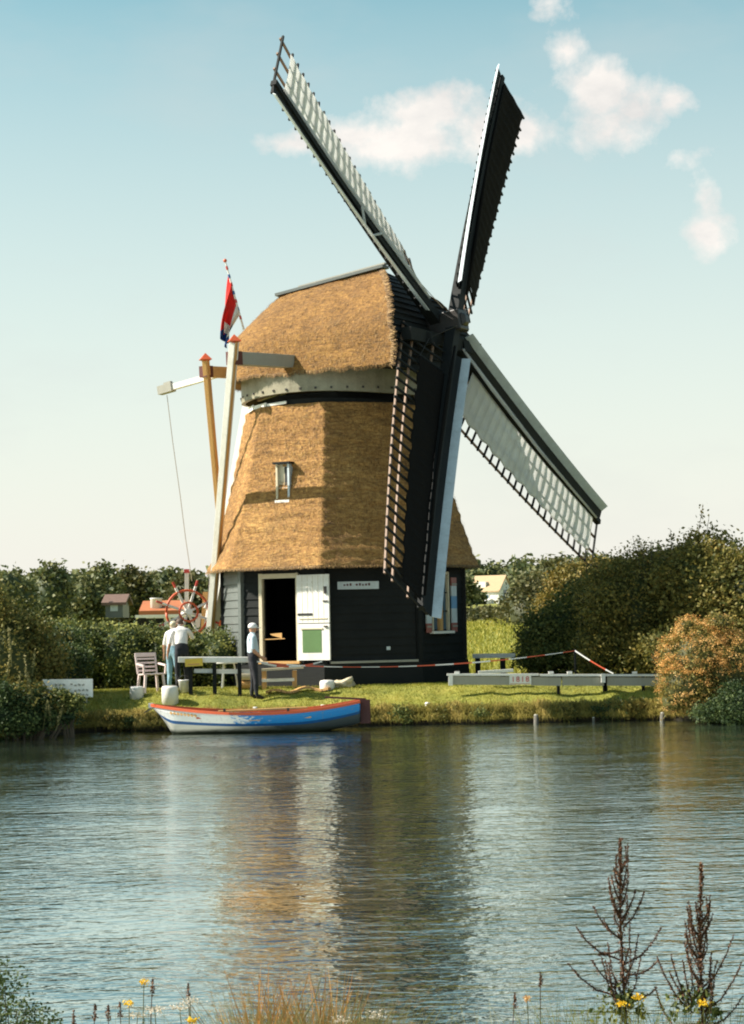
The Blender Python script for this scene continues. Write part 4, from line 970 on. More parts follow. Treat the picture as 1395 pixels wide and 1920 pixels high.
# barrier tape
tape = thing('barrier_tape', 'red and white striped barrier tape strung across in front of the mill', 'barrier tape', at(470, 1241, 46.0))
def run_tape(pts, w=.030, seg=.42, name='tape_strip'):
    P_ = [Vector(p) for p in pts]; L = [0]
    for i in range(1, len(P_)): L.append(L[-1] + (P_[i] - P_[i - 1]).length)
    def pt(s):
        for i in range(1, len(P_)):
            if s <= L[i]: return P_[i - 1].lerp(P_[i], (s - L[i - 1]) / (L[i] - L[i - 1]))
        return P_[-1]
    b = MB(); n_ = int(L[-1] / .07)
    for i in range(n_):
        a_, c_ = L[-1] * i / n_, L[-1] * (i + 1) / n_; tw = .5 * math.sin(a_ * .9)
        b.beam(pt(a_), pt(c_), .004, w * (.75 + .25 * math.cos(a_ * 1.3)), (math.sin(tw), math.cos(tw), 0), mi=int(a_ / seg) % 2)
    return b.build(name, ['tape_white', 'tape_red'], tape)
def sag(p, q_, s, n_=16): return [Vector(p).lerp(Vector(q_), i / n_) - Vector((0, 0, s * 4 * (i / n_) * (1 - i / n_))) for i in range(n_ + 1)]
t0_, t1_, t2_, t3_ = at(468, 1239, 45.9), at(610, 1249, 45.8), at(1078, 1220, 46.4), at(1150, 1263, 46.0)
run_tape(sag(t0_, at(640, 1250.5, 45.8), .03) + sag(at(640, 1250.5, 45.8), t2_, .11, 26)[1:]); run_tape(sag(t2_, t3_, .02))
run_tape(sag(at(490, 1243, 46.1), at(604, 1240, 46.4), .10), .045, .3)
sp = MB(); p = on(1079, 46.45); sp.beam(p - Vector((0, 0, .1)), t2_ + Vector((0, .05, .04)), .04, .04); sp.build('stake', 'tar', tape)
# mooring posts in the water
def mpost(px, py0, py1, D, r, lean, lab, m='oldpost'):
    top, bot = at(px + lean, py0, D), at(px, py1, D); bot.z = -.6; bot.y = D
    t = thing('mooring_post', lab, 'mooring post', Vector((bot.x, D, 0)), 'old posts standing in the water')
    b = MB(); mid = bot.lerp(top, .6) + Vector((lean * .004, 0, 0)); b.tube([bot, mid, top], [r * 1.1, r, r * .8], 10); b.build('post_shaft', m, t, True)
    b = MB(); b.lathe([(r * .8, 0), (r * .55, .02)], top, 10); b.build('post_top', 'greywood', t)
mpost(1001, 1341, 1358, 44.2, .06, 4, 'stout upright pale post in the water below the guard rail', 'oldpost')
mpost(1111, 1346, 1356, 44.25, .035, 2, 'thinnest short post in the water between the two pale ones')
mpost(1228, 1337, 1358, 43.9, .06, 14, 'leaning pale post in the water beside the rusty flowered bush', 'oldpost')
# yellow thing inside the doorway
a_, u_, nr_d, L_ = face_frame(1, RB)
yb = thing('paper_sheet', 'small yellow sheet hanging inside the dark doorway', 'sheet', a_ + u_ * 1.0 - nr_d * .12 + Vector((0, 0, 1.9)))
Pd = lambda uu, z, o: a_ + u_ * uu + nr_d * o + Vector((0, 0, z))
b = MB(); b.hexa([Pd(.85, 1.99, .03), Pd(1.12, 1.92, .03), Pd(1.12, 1.92, .035), Pd(.85, 1.99, .035)], [Pd(.78, 2.03, .03), Pd(1.12, 2.05, .03), Pd(1.12, 2.05, .035), Pd(.78, 2.03, .035)]); b.build('sheet', 'ochre', yb)
b = MB(); b.beam(Pd(.60, 1.90, .03), Pd(1.20, 1.915, .03), .02, .02); b.build('rod', 'ochre', yb)
# ------------------------------------------------------------------ people
def person(label, loc, rz, J, bones, mats, cat='person'):
    """J: joint -> (x, y, z, r); bones: list of (a, b, material index). Grown with Skin, then coloured by nearest bone."""
    names = list(J); idx = {n: i for i, n in enumerate(names)}
    me = bpy.data.meshes.new('skeleton'); me.from_pydata([J[n][:3] for n in names], [(idx[a], idx[b]) for a, b, _ in bones], [])
    o = bpy.data.objects.new('skeleton', me); COL.objects.link(o)
    md = o.modifiers.new('skin', 'SKIN'); md.use_smooth_shade = True
    sv = me.skin_vertices[0].data
    for n in names: sv[idx[n]].radius = (J[n][3], J[n][4] if len(J[n]) > 4 else J[n][3]); sv[idx[n]].use_root = (n == 'pelvis')
    sb = o.modifiers.new('sub', 'SUBSURF'); sb.levels = 2; sb.render_levels = 2
    bpy.context.view_layer.update(); dg = bpy.context.evaluated_depsgraph_get(); ev = o.evaluated_get(dg)
    m2 = bpy.data.meshes.new_from_object(ev); m2.name = 'body'
    bpy.data.objects.remove(o)
    for m_ in mats: m2.materials.append(M[m_])
    if len(m2.materials) > len(mats): m2.materials.pop(index=0)
    for v in m2.vertices:
        if v.co.z < 1.46: v.co += v.normal * (.012 * noise.noise(Vector((v.co.x * 9, v.co.y * 9, v.co.z * 5))) + .006 * noise.noise(v.co * 26))
    for p in m2.polygons:
        c = p.center; best = (1e9, 0)
        for a, b, mi in bones:
            A_, B_ = Vector(J[a][:3]), Vector(J[b][:3]); ab = B_ - A_; t = max(0, min(1, (c - A_).dot(ab) / max(1e-9, ab.length_squared)))
            dd = (c - A_ - ab * t).length / (J[a][3] * (1 - t) + J[b][3] * t)
            if dd < best[0]: best = (dd, mi)
        p.material_index = best[1]; p.use_smooth = True
    t = thing('person', label, cat, loc, local=True, rz=rz)
    bo = bpy.data.objects.new('body', m2); put(bo, t); return t, bo
def fingers(J, bones, hand, base, dirv, side, mi, palm='p'):
    dirv, side = Vector(dirv).normalized(), Vector(side).normalized()
    for k, (off, ln) in enumerate(((-.03, .065), (-.01, .075), (.01, .07), (.03, .055))):
        p1 = Vector(base) + side * off + dirv * .02; p2 = p1 + dirv * ln; n1, n2 = f'{palm}f{k}a', f'{palm}f{k}b'
        J[n1] = (*p1, .010); J[n2] = (*p2, .008); bones += [(hand, n1, mi), (n1, n2, mi)]
    p1 = Vector(base) + side * .045 - dirv * .03; J[palm + 't'] = (*(p1 + dirv * .045), .010); bones.append((hand, palm + 't', mi))
def face_bits(o_parent, head, fwd, r, up=Vector((0, 0, 1))):
    fwd = Vector(fwd).normalized(); side = up.cross(fwd).normalized(); head = Vector(head)
    b = MB(); b.tube([head + fwd * r * .85 + up * .015, head + fwd * (r + .028) - up * .02, head + fwd * r * .85 - up * .03], [.010, .014, .008], 6); b.build('nose', 'skin', o_parent, True)
    for s in (-1, 1):
        vs, fs = ico(head + side * s * r * .95 - up * .005, (.012, .02, .03), 1, 0); b = MB(); b.add(vs, fs); b.build('ear', 'skin', o_parent, True)
        vs, fs = ico(head + fwd * r * .9 + side * s * .035 + up * .015, (.012, .012, .009), 1, 0); b = MB(); b.add(vs, fs); b.build('eye', 'black', o_parent, True)
    b = MB(); b.beam(head + fwd * (r * .93) - up * .055 - side * .022, head + fwd * (r * .93) - up * .055 + side * .022, .01, .008); b.build('mouth', 'darkred', o_parent)
# man with white cap, facing right (local +y is forward)
J = {'pelvis': (0, 0, .93, .155, .12), 'belly': (0, .02, 1.08, .165, .145), 'chest': (0, .0, 1.30, .175, .125), 'upch': (0, -.01, 1.42, .13, .09), 'neck': (0, .0, 1.50, .052), 'head': (0, .02, 1.60, .088, .10), 'crown': (0, .01, 1.67, .075, .09),
     'shL': (-.18, -.01, 1.41, .062), 'elL': (-.22, -.04, 1.14, .047), 'wrL': (-.15, .16, .98, .030), 'haL': (-.12, .22, .95, .034, .02),
     'shR': (.18, -.01, 1.41, .062), 'elR': (.23, -.03, 1.14, .047), 'wrR': (.16, .17, .97, .030), 'haR': (.13, .23, .94, .034, .02),
     'hiL': (-.09, 0, .88, .095), 'knL': (-.10, .02, .50, .068), 'anL': (-.11, -.02, .10, .048), 'toL': (-.12, .15, .035, .04), 'hiR': (.09, 0, .88, .095), 'knR': (.11, .05, .50, .068), 'anR': (.12, .06, .10, .048), 'toR': (.13, .23, .035, .04)}
B = [('pelvis', 'belly', 1), ('belly', 'chest', 0), ('chest', 'upch', 0), ('upch', 'neck', 0), ('neck', 'head', 2), ('head', 'crown', 2), ('upch', 'shL', 0), ('shL', 'elL', 0), ('elL', 'wrL', 2), ('wrL', 'haL', 2),
     ('upch', 'shR', 0), ('shR', 'elR', 0), ('elR', 'wrR', 2), ('wrR', 'haR', 2), ('pelvis', 'hiL', 1), ('hiL', 'knL', 1), ('knL', 'anL', 1), ('anL', 'toL', 3), ('pelvis', 'hiR', 1), ('hiR', 'knR', 1), ('knR', 'anR', 1), ('anR', 'toR', 3)]
J1, B1 = dict(J), list(B); fingers(J1, B1, 'haL', J['haL'][:3], (.1, .6, -.35), (0, .4, 1), 2, 'l'); fingers(J1, B1, 'haR', J['haR'][:3], (-.1, .6, -.35), (0, .4, 1), 2, 'r')
man, mb_ = person('standing man in white cap, pale shirt and dark trousers left of the doorway', on(474, 46.0), R_(-80), J1, B1, ['shirt_blue', 'trousers', 'skin', 'shoe'])
face_bits(man, (0, .03, 1.605), (0, 1, 0), .09)
b = MB(); b.lathe([(.103, 0), (.108, .03), (.10, .07), (.07, .105), (.02, .12)], (0, .012, 1.625), 20); cp_ = b.build('cap', 'cap_white', man, True)
b = MB(); b.add([(-.07, .09, 1.635), (.07, .09, 1.635), (.055, .20, 1.620), (-.055, .20, 1.620), (-.07, .09, 1.648), (.07, .09, 1.648), (.055, .20, 1.630), (-.055, .20, 1.630)], [(0, 3, 2, 1), (4, 5, 6, 7), (0, 1, 5, 4), (1, 2, 6, 5), (2, 3, 7, 6), (3, 0, 4, 7)]); b.build('peak', 'cap_white', cp_)
# person with back to us, leaning over the wheel
J = {'pelvis': (0, 0, .90, .15, .12), 'belly': (0, .03, 1.05, .155, .13), 'chest': (0, .10, 1.25, .18, .13), 'upch': (0, .15, 1.37, .14, .09), 'neck': (0, .20, 1.45, .055), 'head': (-.02, .26, 1.53, .086, .098), 'crown': (-.02, .27, 1.60, .072, .085),
     'shL': (-.19, .15, 1.35, .066), 'elL': (-.27, .13, 1.08, .046), 'wrL': (-.31, .22, .86, .030), 'haL': (-.32, .25, .79, .034, .02),
     'shR': (.19, .15, 1.35, .066), 'elR': (.28, .33, 1.18, .046), 'wrR': (.24, .53, 1.22, .030), 'haR': (.23, .60, 1.23, .034, .02),
     'hiL': (-.09, 0, .85, .095), 'knL': (-.10, .04, .48, .070), 'anL': (-.10, 0, .10, .05), 'toL': (-.12, .16, .035, .04), 'hiR': (.09, 0, .85, .095), 'knR': (.11, .10, .48, .070), 'anR': (.12, .10, .10, .05), 'toR': (.13, .27, .035, .04)}
J2, B2 = dict(J), list(B); fingers(J2, B2, 'haL', J['haL'][:3], (0, .15, -.9), (.1, 1, 0), 2, 'l'); fingers(J2, B2, 'haR', J['haR'][:3], (0, .9, 0), (0, 0, 1), 2, 'r')
p2, _ = person('person in white shirt and dark trousers turned away towards the spoked wheel', on(341, 47.4), R_(8), J2, B2, ['shirt_white', 'trousers', 'skin', 'shoe'])
face_bits(p2, (-.02, .27, 1.535), (0, 1, -.1), .088)
hb_ = MB(); vs, fs = ico((-.02, .245, 1.565), (.094, .10, .095), 2, .05); hb_.add(vs, fs); hb_.build('hair', 'hair', p2, True)
J3, B3 = {k: (v[0], v[1] * .4, v[2] * .97, *v[3:]) for k, v in J.items()}, list(B); fingers(J3, B3, 'haL', J3['haL'][:3], (0, .1, -.9), (.1, 1, 0), 2, 'l'); fingers(J3, B3, 'haR', J3['haR'][:3], (0, .9, 0), (0, 0, 1), 2, 'r')
p3, _ = person('person in light blue jeans mostly hidden behind the leaning person', on(324, 48.3), R_(-30), J3, B3, ['shirt_white', 'jeans', 'skin', 'shoe'])
face_bits(p3, (-.02, .11, 1.49), (0, 1, 0), .088)
hb_ = MB(); vs, fs = ico((-.02, .085, 1.53), (.094, .10, .085), 2, .05); hb_.add(vs, fs); hb_.build('hair', 'cream', p3, True)
# ------------------------------------------------------------------ vegetation round the mill
# left hedge
hd = thing('hedge', 'wide clipped green hedge in shade behind the plastic chair', 'hedge', on(200, 49.5))
el = []
for i in range(13):
    px = 88 + i * 27; p = at(px, 1235, 49.8); hgt = [1.5, 1.5, 1.5, 1.46, 1.42, 1.38, 1.4, 1.38, 1.32, 1.28, 1.25, 1.2, 1.2][i]
    el.append((Vector((p.x, 49.8 + .3 * math.sin(i * 2), .8 + hgt * .5)), (.55, .75, hgt * .58)))
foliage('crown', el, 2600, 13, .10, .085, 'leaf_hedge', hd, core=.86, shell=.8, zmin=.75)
mbt = MB()
for c_, r_ in el[::2]: mbt.tube([Vector((c_.x, c_.y, .7)), c_], [.05, .03], 6)
mbt.build('stem', 'bark', hd)
# left dark shrubs at the water's edge
def shrub(name, label, ells, ncl, per, rc, leaf, m, cat='shrub', group=None, core=.8, sr=1.0, **k):
    c = ells[0][0]; zz = zg(c[0], c[1]); t = thing(name, label, cat, (c[0], c[1], zz), group)
    bumps = []
    for e, r in ells:
        if max(r) < .3: continue
        for _ in range(5):
            v = Vector((random.gauss(0, 1), random.gauss(0, .7), abs(random.gauss(0, 1)) - .3)).normalized(); s_ = random.uniform(.22, .42)
            bumps.append((Vector((e[0] + v.x * r[0] * .9, e[1] + v.y * r[1] * .9, e[2] + v.z * r[2] * .9)), (r[0] * s_, r[1] * s_, r[2] * s_ * 1.1)))
    foliage('crown', list(ells) + bumps, ncl, per, rc, leaf, m, t, core=core * .92, ncore=len(ells), **k)
    mb = MB()
    for e, r in ells:
        for _ in range(3):
            mb.tube([Vector((c[0] + random.uniform(-.1, .1) * sr, c[1], zz - .1)), Vector((e[0] + random.uniform(-.2, .2) * min(1, r[0] * 2), e[1], e[2] - r[2] * .2)), Vector(e) + Vector((random.uniform(-.5, .5) * r[0], 0, r[2] * .6))], [.03 * sr, .022 * sr, .008 * sr], 5)
    mb.build('stem', 'bark', t); return t
def E(px, py, D, rx, ry, rz): return (at(px, py, D), (rx, ry, rz))
shrub('shrub', 'large dark bush with yellowing top at the left edge above the water', [E(10, 1250, 43.2, .9, .8, 1.25), E(55, 1235, 43.8, .7, .7, 1.0), E(-45, 1220, 43.4, .9, .8, 1.4), E(20, 1325, 42.2, .9, .5, .5)], 1600, 14, .13, .085, 'leaf_olive', shell=.7)
shrub('shrub', 'dark bush between the left edge bush and the hedge', [E(95, 1240, 46.6, .6, .6, .85), E(125, 1262, 46.0, .5, .5, .6), E(60, 1260, 45.4, .7, .6, .7)], 900, 14, .11, .08, 'leaf_dark', shell=.7)
shrub('shrub', 'low dark undergrowth hanging over the water below the notice board', [E(38, 1345, 41.9, .45, .4, .34), E(85, 1352, 42.0, .30, .25, .16), E(-5, 1335, 41.8, .6, .4, .60), E(88, 1322, 42.2, .22, .12, .20), E(125, 1344, 42.2, .24, .18, .12), E(60, 1318, 42.1, .25, .2, .30)], 900, 12, .09, .07, 'leaf_dark', shell=.6)
shrub('shrub', 'yellow green leafy plant growing in front of the notice board', [E(135, 1316, 42.3, .26, .2, .20), E(110, 1305, 42.3, .16, .15, .16)], 160, 10, .06, .07, 'leaf_hedge', core=0, shell=.3)
# right shrub mass, each bush of its own
shrub('bush', 'big dark bush with turning leaves behind the right end of the guard rail', [E(1190, 1150, 49.5, 1.25, 1.2, 1.35), E(1150, 1125, 50.5, .85, 1.0, .6), E(1250, 1090, 49.8, .9, 1.0, .9), E(1150, 1225, 49.0, .9, .8, .62), E(1215, 1230, 48.8, .9, .8, .6)], 3000, 15, .19, .08, 'leaf_olive', shell=.66, core=.72)
shrub('bush', 'tall dark bush filling the right edge with long shoots on top', [E(1330, 1110, 48.2, 1.0, 1.1, 1.15), E(1400, 1130, 47.6, 1.0, 1.1, 1.3), E(1290, 1080, 48.6, .65, .8, .7), E(1350, 1200, 47.4, 1.1, .9, 1.0), E(1250, 1235, 47.6, .7, .7, .55)], 2600, 15, .18, .095, 'leaf_olive', shell=.66, core=.72)
shrub('bush', 'rounded green bush behind the striped tape near the mill', [E(1058, 1190, 51.5, .85, 1.0, .85), E(1005, 1205, 51.5, .45, .6, .65), E(1095, 1150, 52.0, .8, .9, .8), E(1060, 1232, 51.0, 1.0, .8, .45), E(1010, 1240, 51.2, .42, .6, .33)], 1900, 14, .13, .085, 'leaf_hedge', shell=.72)
shrub('bush', 'olive bush with orange tinted crown below the tip of the lower right sail', [E(1095, 1105, 54.5, .85, 1.0, .6), E(1135, 1088, 54.5, .8, 1.0, .5), E(1055, 1145, 55, .6, .9, .5)], 2000, 13, .14, .09, 'leaf_autumn', shell=.72)
# shoots
def shoot(pts, n, leaf, m, parent, rs=.05, name='shoot'):
    P_ = [Vector(p) for p in pts]; b = MB(); b.tube(P_, [.012, .008, .004][:len(P_)] if len(P_) <= 3 else [.012] * len(P_), 4); st_ = b.build(name, 'bark', parent)
    C = []
    for _ in range(n):
        f = random.random() ** .8 * (len(P_) - 1); i = min(int(f), len(P_) - 2); C.append(tuple(P_[i].lerp(P_[i + 1], f - i) + Vector((random.gauss(0, rs), random.gauss(0, rs), random.gauss(0, rs)))))
    quads_object('leaves', leaf_quads(np.array(C), leaf * rng.uniform(.7, 1.3, n)), rng.random(n), m, st_)
sh_t = thing('sapling', 'thin leafy shoots rising above the right bushes against the sky', 'sapling', on(1290, 48.6))
for (bx, by, tx_, ty_, D, n_) in ((1300, 1060, 1318, 945, 48.4, 60), (1296, 1060, 1340, 985, 48.4, 70), (1262, 1075, 1257, 992, 48.5, 46), (1255, 1080, 1300, 1010, 48.5, 60), (1212, 1085, 1196, 1008, 49, 38), (1205, 1085, 1186, 1005, 49, 14), (1216, 1080, 1222, 1012, 49, 12), (1300, 1050, 1372, 1010, 48.2, 50), (1330, 1060, 1345, 1010, 48.2, 60), (1285, 1065, 1290, 1005, 48.4, 50), (1312, 1050, 1330, 965, 48.4, 45)):
    p0, p1 = at(bx, by, D), at(tx_, ty_, D); shoot([p0, p0.lerp(p1, .5) + Vector((.05 * random.uniform(-1, 1), 0, 0)), p1], n_, .085, 'leaf_autumn', sh_t, .055)
for i in range(15):
    bx = 1085 + i * 20 + random.uniform(-6, 6); by = 1075 if bx < 1240 else 1060; hh = random.uniform(18, 42); p0, p1 = at(bx, by, 49.6), at(bx + random.uniform(-10, 10), by - hh - (12 if bx > 1200 else 0), 49.6)
    shoot([p0, p0.lerp(p1, .5), p1], 26, .085, 'leaf_autumn', sh_t, .05)
b = MB(); b.tube([on(1290, 48.6), at(1300, 1060, 48.4)], .03, 6); b.build('trunk', 'bark', sh_t)
# rusty flowered bush at the water's edge
rt = thing('flowering_bush', 'rounded bush covered in rusty orange flower heads at the right water edge', 'bush', at(1310, 1345, 43.6))
els = [E(1315, 1245, 43.7, .80, .65, .92), E(1290, 1290, 43.4, .60, .5, .50), E(1365, 1262, 43.6, .7, .6, .9), E(1262, 1235, 43.9, .24, .3, .45), E(1290, 1178, 43.8, .26, .25, .22), E(1345, 1170, 43.7, .30, .3, .22), E(1252, 1285, 43.6, .20, .25, .30), E(1262, 1318, 43.3, .28, .25, .22)]
foliage('crown', els, 1500, 12, .08, .055, 'leaf_autumn', rt, core=.84, shell=.8)
foliage('flower_heads', [(c, tuple(x * 1.04 for x in r)) for c, r in els[:3]], 900, 22, .045, .036, 'flower_rust', rt, core=0, shell=.93, zmin=1.05)
foliage('side_flowers', [(c, tuple(x * 1.03 for x in r)) for c, r in els], 520, 20, .04, .034, 'flower_rust', rt, core=0, shell=.95)
b = MB()
for i in range(9): b.tube([at(1310 + i * 4, 1350, 43.5), at(1280 + i * 12, 1260, 43.6)], .012, 5)
b.build('stem', 'bark', rt)
shrub('shrub', 'dark tangled plants hanging over the water at the bottom right bank', [E(1355, 1340, 42.6, .5, .35, .22), E(1400, 1325, 42.2, .6, .5, .5)], 1300, 12, .08, .06, 'leaf_dark', shell=.6)
# grass on the bank (blades) and overhanging fringe
def blades(name, X_, Y_, Zb, h, wd, m, lean=.35, kind='stuff', parent=None, var=None):
    n = len(X_); P = np.stack([X_, Y_, Zb], 1); a = rng.random(n) * 2 * math.pi; s = np.stack([np.cos(a), np.sin(a), np.zeros(n)], 1) * (wd * rng.uniform(.6, 1.3, n))[:, None]
    hh = (h * rng.uniform(.5, 1.3, n)); t = P + np.stack([rng.normal(size=n) * lean * hh, rng.normal(size=n) * lean * hh, hh], 1)
    Q = np.stack([P - s, P + s, t], 1); o = quads_object(name, Q, rng.random(n) if var is None else var, m, parent, 3)
    if kind: o['kind'] = kind
    return o
def field(n, x0, x1, f0, f1):
    X_ = rng.uniform(x0, x1, n); Y_ = np.array([bank(x) for x in X_]) + rng.uniform(f0, f1, n); Zz = np.array([zg(x, y) for x, y in zip(X_, Y_)]); return X_, Y_, Zz
X_, Y_, Zz = field(60000, -8.5, 8.6, .15, 3.6)
keep = np.array([((x - MC.x) ** 2 + (y - MC.y) ** 2) > 3.2 ** 2 for x, y in zip(X_, Y_)]); patch = np.array([noise.noise(Vector((x * 1.4, y * 2.2, 0))) for x, y in zip(X_, Y_)])
X_, Y_, Zz, patch = X_[keep], Y_[keep], Zz[keep] - .01, patch[keep]
g_ = blades('grass', X_, Y_, Zz, .055, .008, 'grass', .5, var=np.clip(.45 + patch * .7 + rng.normal(size=len(X_)) * .15, 0, 1)); tag(g_, 'short sunlit grass on the bank in front of the windmill', 'grass')
X_, Y_, Zz = field(26000, -8.3, 8.4, -.02, .42)
pn = np.array([noise.noise(Vector((x * 2.6, 5, 0))) for x in X_]); hh_ = np.clip(.10 + .10 * pn + .05 * rng.normal(size=len(X_)), .03, .36)
Zz = np.maximum(Zz, .10)
# overhanging long grass: blades arch out over the edge
n = len(X_); P = np.stack([X_, Y_, Zz], 1); s = np.stack([np.full(n, .010), np.zeros(n), np.zeros(n)], 1) * rng.uniform(.6, 1.4, n)[:, None]
mid = P + np.stack([rng.normal(size=n) * .03, -.05 + rng.normal(size=n) * .03, hh_ * .8], 1); tip = P + np.stack([rng.normal(size=n) * .06, -.15 + rng.normal(size=n) * .06, hh_ * rng.uniform(-.7, .9, n)], 1)
Q = np.concatenate([np.stack([P - s, P + s, mid], 1), np.stack([mid - s * .7, mid + s * .7, tip], 1)]); v_ = np.clip(.5 + pn * .6 + rng.normal(size=n) * .2, 0, 1)
fo = quads_object('bank_grass', Q, np.concatenate([v_, v_]), 'dry_grass', None, 3); tag(fo, 'long yellowing grass hanging over the water along the far bank', 'grass', kind='stuff')
# leafy plants and bare patches at the waterline
for i, (px, w_, h_, m_, lb) in enumerate(((205, .30, .13, 'leaf_olive', 'low leafy plant at the waterline left of the bow of the boat'), (240, .16, .10, 'leaf_dark', 'tiny dark plant at the waterline touching the bow of the boat'), (752, .22, .20, 'leaf_hedge', 'green water plant on the bank edge just right of the rudder'),
                                      (848, .34, .22, 'leaf_olive', 'wide olive plant on the bank edge below the left end of the guard rail'), (905, .18, .16, 'leaf_hedge', 'small green plant on the bank edge left of the number plate'), (1060, .24, .18, 'leaf_olive', 'olive plant on the bank edge left of the thin short post'),
                                      (1145, .36, .24, 'leaf_dark', 'dark leafy plant on the bank edge right of the thin short post'), (1195, .26, .26, 'leaf_autumn', 'golden plant on the bank edge left of the leaning post'))):
    p = at(px, 1345, 44.3 if px > 300 else 43.9); yb_ = bank(p.x) + .02; shrub('bank_plant', lb, [(Vector((p.x, yb_, .16 + h_ * .3)), (w_, .12, h_)), (Vector((p.x + w_ * .6, yb_, .10 + h_ * .2)), (w_ * .6, .1, h_ * .7))], 90, 9, .05, .06, m_, 'plant', 'plants along the bank edge', core=0, shell=.2, sr=.2)
# reeds at the left
rd = thing('reed_clump', 'few pale reed stems arching in the dark bushes at the left', 'reed', on(60, 42.4))
for (px, py, dx, dy) in ((80, 1368, 10, -55), (96, 1366, -4, -42), (30, 1330, 8, -70), (104, 1370, 12, -36), (12, 1275, 6, -45), (52, 1290, -6, -60), (62, 1325, -10, -60), (22, 1250, -6, -70), (48, 1360, 5, -50), (60, 1268, 6, -50), (112, 1350, 6, -30)):
    p = at(px, py, 41.8); t_ = at(px + dx, py + dy, 41.7); b = MB(); b.tube([p, p.lerp(t_, .6) + Vector((.02, 0, .02)), t_], [.012, .009, .005], 5); so_ = b.build('stem', 'reed', rd)
    C = np.array([tuple(p.lerp(t_, .35 + .65 * i_ / 44) + Vector((random.gauss(0, .012), 0, random.gauss(0, .012)))) for i_ in range(45)]); quads_object('plume', leaf_quads(C, np.full(45, .08), 0, .3), rng.random(45), 'reed', so_)
# ------------------------------------------------------------------ distance: trees, houses, wood
def tree(label, px, pt, D, wpx, m, shape=0, group='trees behind the meadow'):
    top = at(px, pt, D); gx = top.x; z0 = zg(gx, D); h = top.z - z0; rx = wpx / FPX * D / 2
    t = thing('tree', label, 'tree', (gx, D, z0), group)
    if shape == 0: el = [((gx, D, z0 + h * .60), (rx, rx, h * .40)), ((gx - rx * .5, D - .3, z0 + h * .45), (rx * .6, rx * .6, h * .30)), ((gx + rx * .55, D, z0 + h * .48), (rx * .6, rx * .6, h * .30)), ((gx + rx * .1, D, z0 + h * .80), (rx * .55, rx * .5, h * .2))]
    else: el = [((gx, D, z0 + h * .5), (rx, rx, h * .5)), ((gx + rx * .2, D, z0 + h * .72), (rx * .6, rx * .6, h * .3)), ((gx - rx * .4, D, z0 + h * .4), (rx * .6, rx * .6, h * .35))]
    sc = D / 150
    foliage('crown', [(Vector(c), r) for c, r in el], 260, 12, .22 * sc * 1.6, .30 * sc * 1.2, m, t, core=.84, shell=.75)
    trunk(t, (gx, D, z0 - .2), (gx, D, z0 + h * .7), .12 * sc, 3); return t
tree('dark tree cut by the left edge of the picture', 8, 1072, 120, 100, 'leaf_far')
tree('tallest peaked tree of the left treeline', 93, 1060, 135, 78, 'leaf_far', 1)
tree('low dark tree beside the tallest left tree, on its left', 52, 1092, 140, 56, 'leaf_far')
tree('rounded tree right of the tallest left tree', 132, 1082, 150, 62, 'leaf_far')
tree('dark green tree with a narrow leader before the brown roof', 190, 1062, 160, 56, 'leaf_far', 1)
tree('broad dark tree standing just left of the brown roof', 165, 1082, 145, 66, 'leaf_far')
tree('yellowish tree behind the brown roof', 240, 1068, 190, 62, 'leaf_far2', 1)
tree('olive tree between the brown roof and the orange roof', 275, 1078, 200, 66, 'leaf_far2')
tree('tree directly above the orange roof', 312, 1068, 190, 60, 'leaf_far')
tree('tree behind the tail pole of the windmill', 352, 1080, 180, 60, 'leaf_far2')
tree('last tree of the left treeline against the thatched body', 392, 1092, 180, 60, 'leaf_far')
tree('dark tree directly right of the windmill base', 866, 1088, 230, 36, 'leaf_far', 1, 'trees round the pale house')
tree('small dark tree in front of the pale house', 884, 1118, 260, 18, 'leaf_far', 1, 'trees round the pale house')
tree('tree right of the pale house with a round crown', 1000, 1072, 240, 50, 'leaf_far', 0, 'trees round the pale house')
tree('olive tree behind the lower right sail tip', 1050, 1052, 230, 84, 'leaf_far2', 0, 'trees round the pale house')
tree('olive tree between the pale house and the bushes', 1015, 1088, 180, 56, 'leaf_far2', 0, 'trees round the pale house')
# far woods reading as one mass
def wood_mass(name, label, x0, x1, D, toppx, m, n=900):
    el = []
    for i in range(26):
        px = x0 + (x1 - x0) * i / 25; p = at(px, toppx(px) + random.uniform(-3, 8), D + random.uniform(-10, 10)); z0 = zg(p.x, p.y); h = p.z - z0
        w = abs(x1 - x0) / 25 / FPX * D
        el.append((Vector((p.x, p.y, z0 + h * .5)), (w * random.uniform(.7, 1.3), 6, h * .52)))
    o = foliage(name, el, n, 12, .9, 1.1, m, None, core=.9, shell=.85); return tag(o, label, 'wood', kind='stuff')
wood_mass('far_wood', 'distant wooded skyline right of the windmill', 850, 1420, 430, lambda x: 1058 - 12 * ss(900, 1100, x), 'leaf_far', 1700)
wood_mass('far_wood', 'distant wooded skyline left of the windmill', -40, 460, 300, lambda x: 1088 - 6 * math.sin(x * .02), 'leaf_far', 1500)
shr = [E(895, 1160, 100, 1.4, 2, .35), E(930, 1157, 102, 1.4, 2, .35), E(970, 1154, 98, .7, 2, .5), E(1000, 1160, 92, 1.5, 2, 1.6)]
shrub('hedgerow', 'scrubby hedgerow along the top of the green meadow slope', shr, 900, 12, .22, .2, 'leaf_far2', 'hedgerow', shell=.7)
# meadow behind the mill on the right: tufts
n_ = 9000; D_ = rng.uniform(54, 108, n_); pxs = rng.uniform(860, 1030, n_); Xm = np.array([at(a, 1200, b).x for a, b in zip(pxs, D_)]); Zm = np.array([zg(x, y) for x, y in zip(Xm, D_)])
mg = blades('meadow_grass', Xm, D_, Zm, .16, .03, 'grass', .5); tag(mg, 'tufted green meadow slope right of the windmill', 'grass', kind='stuff')
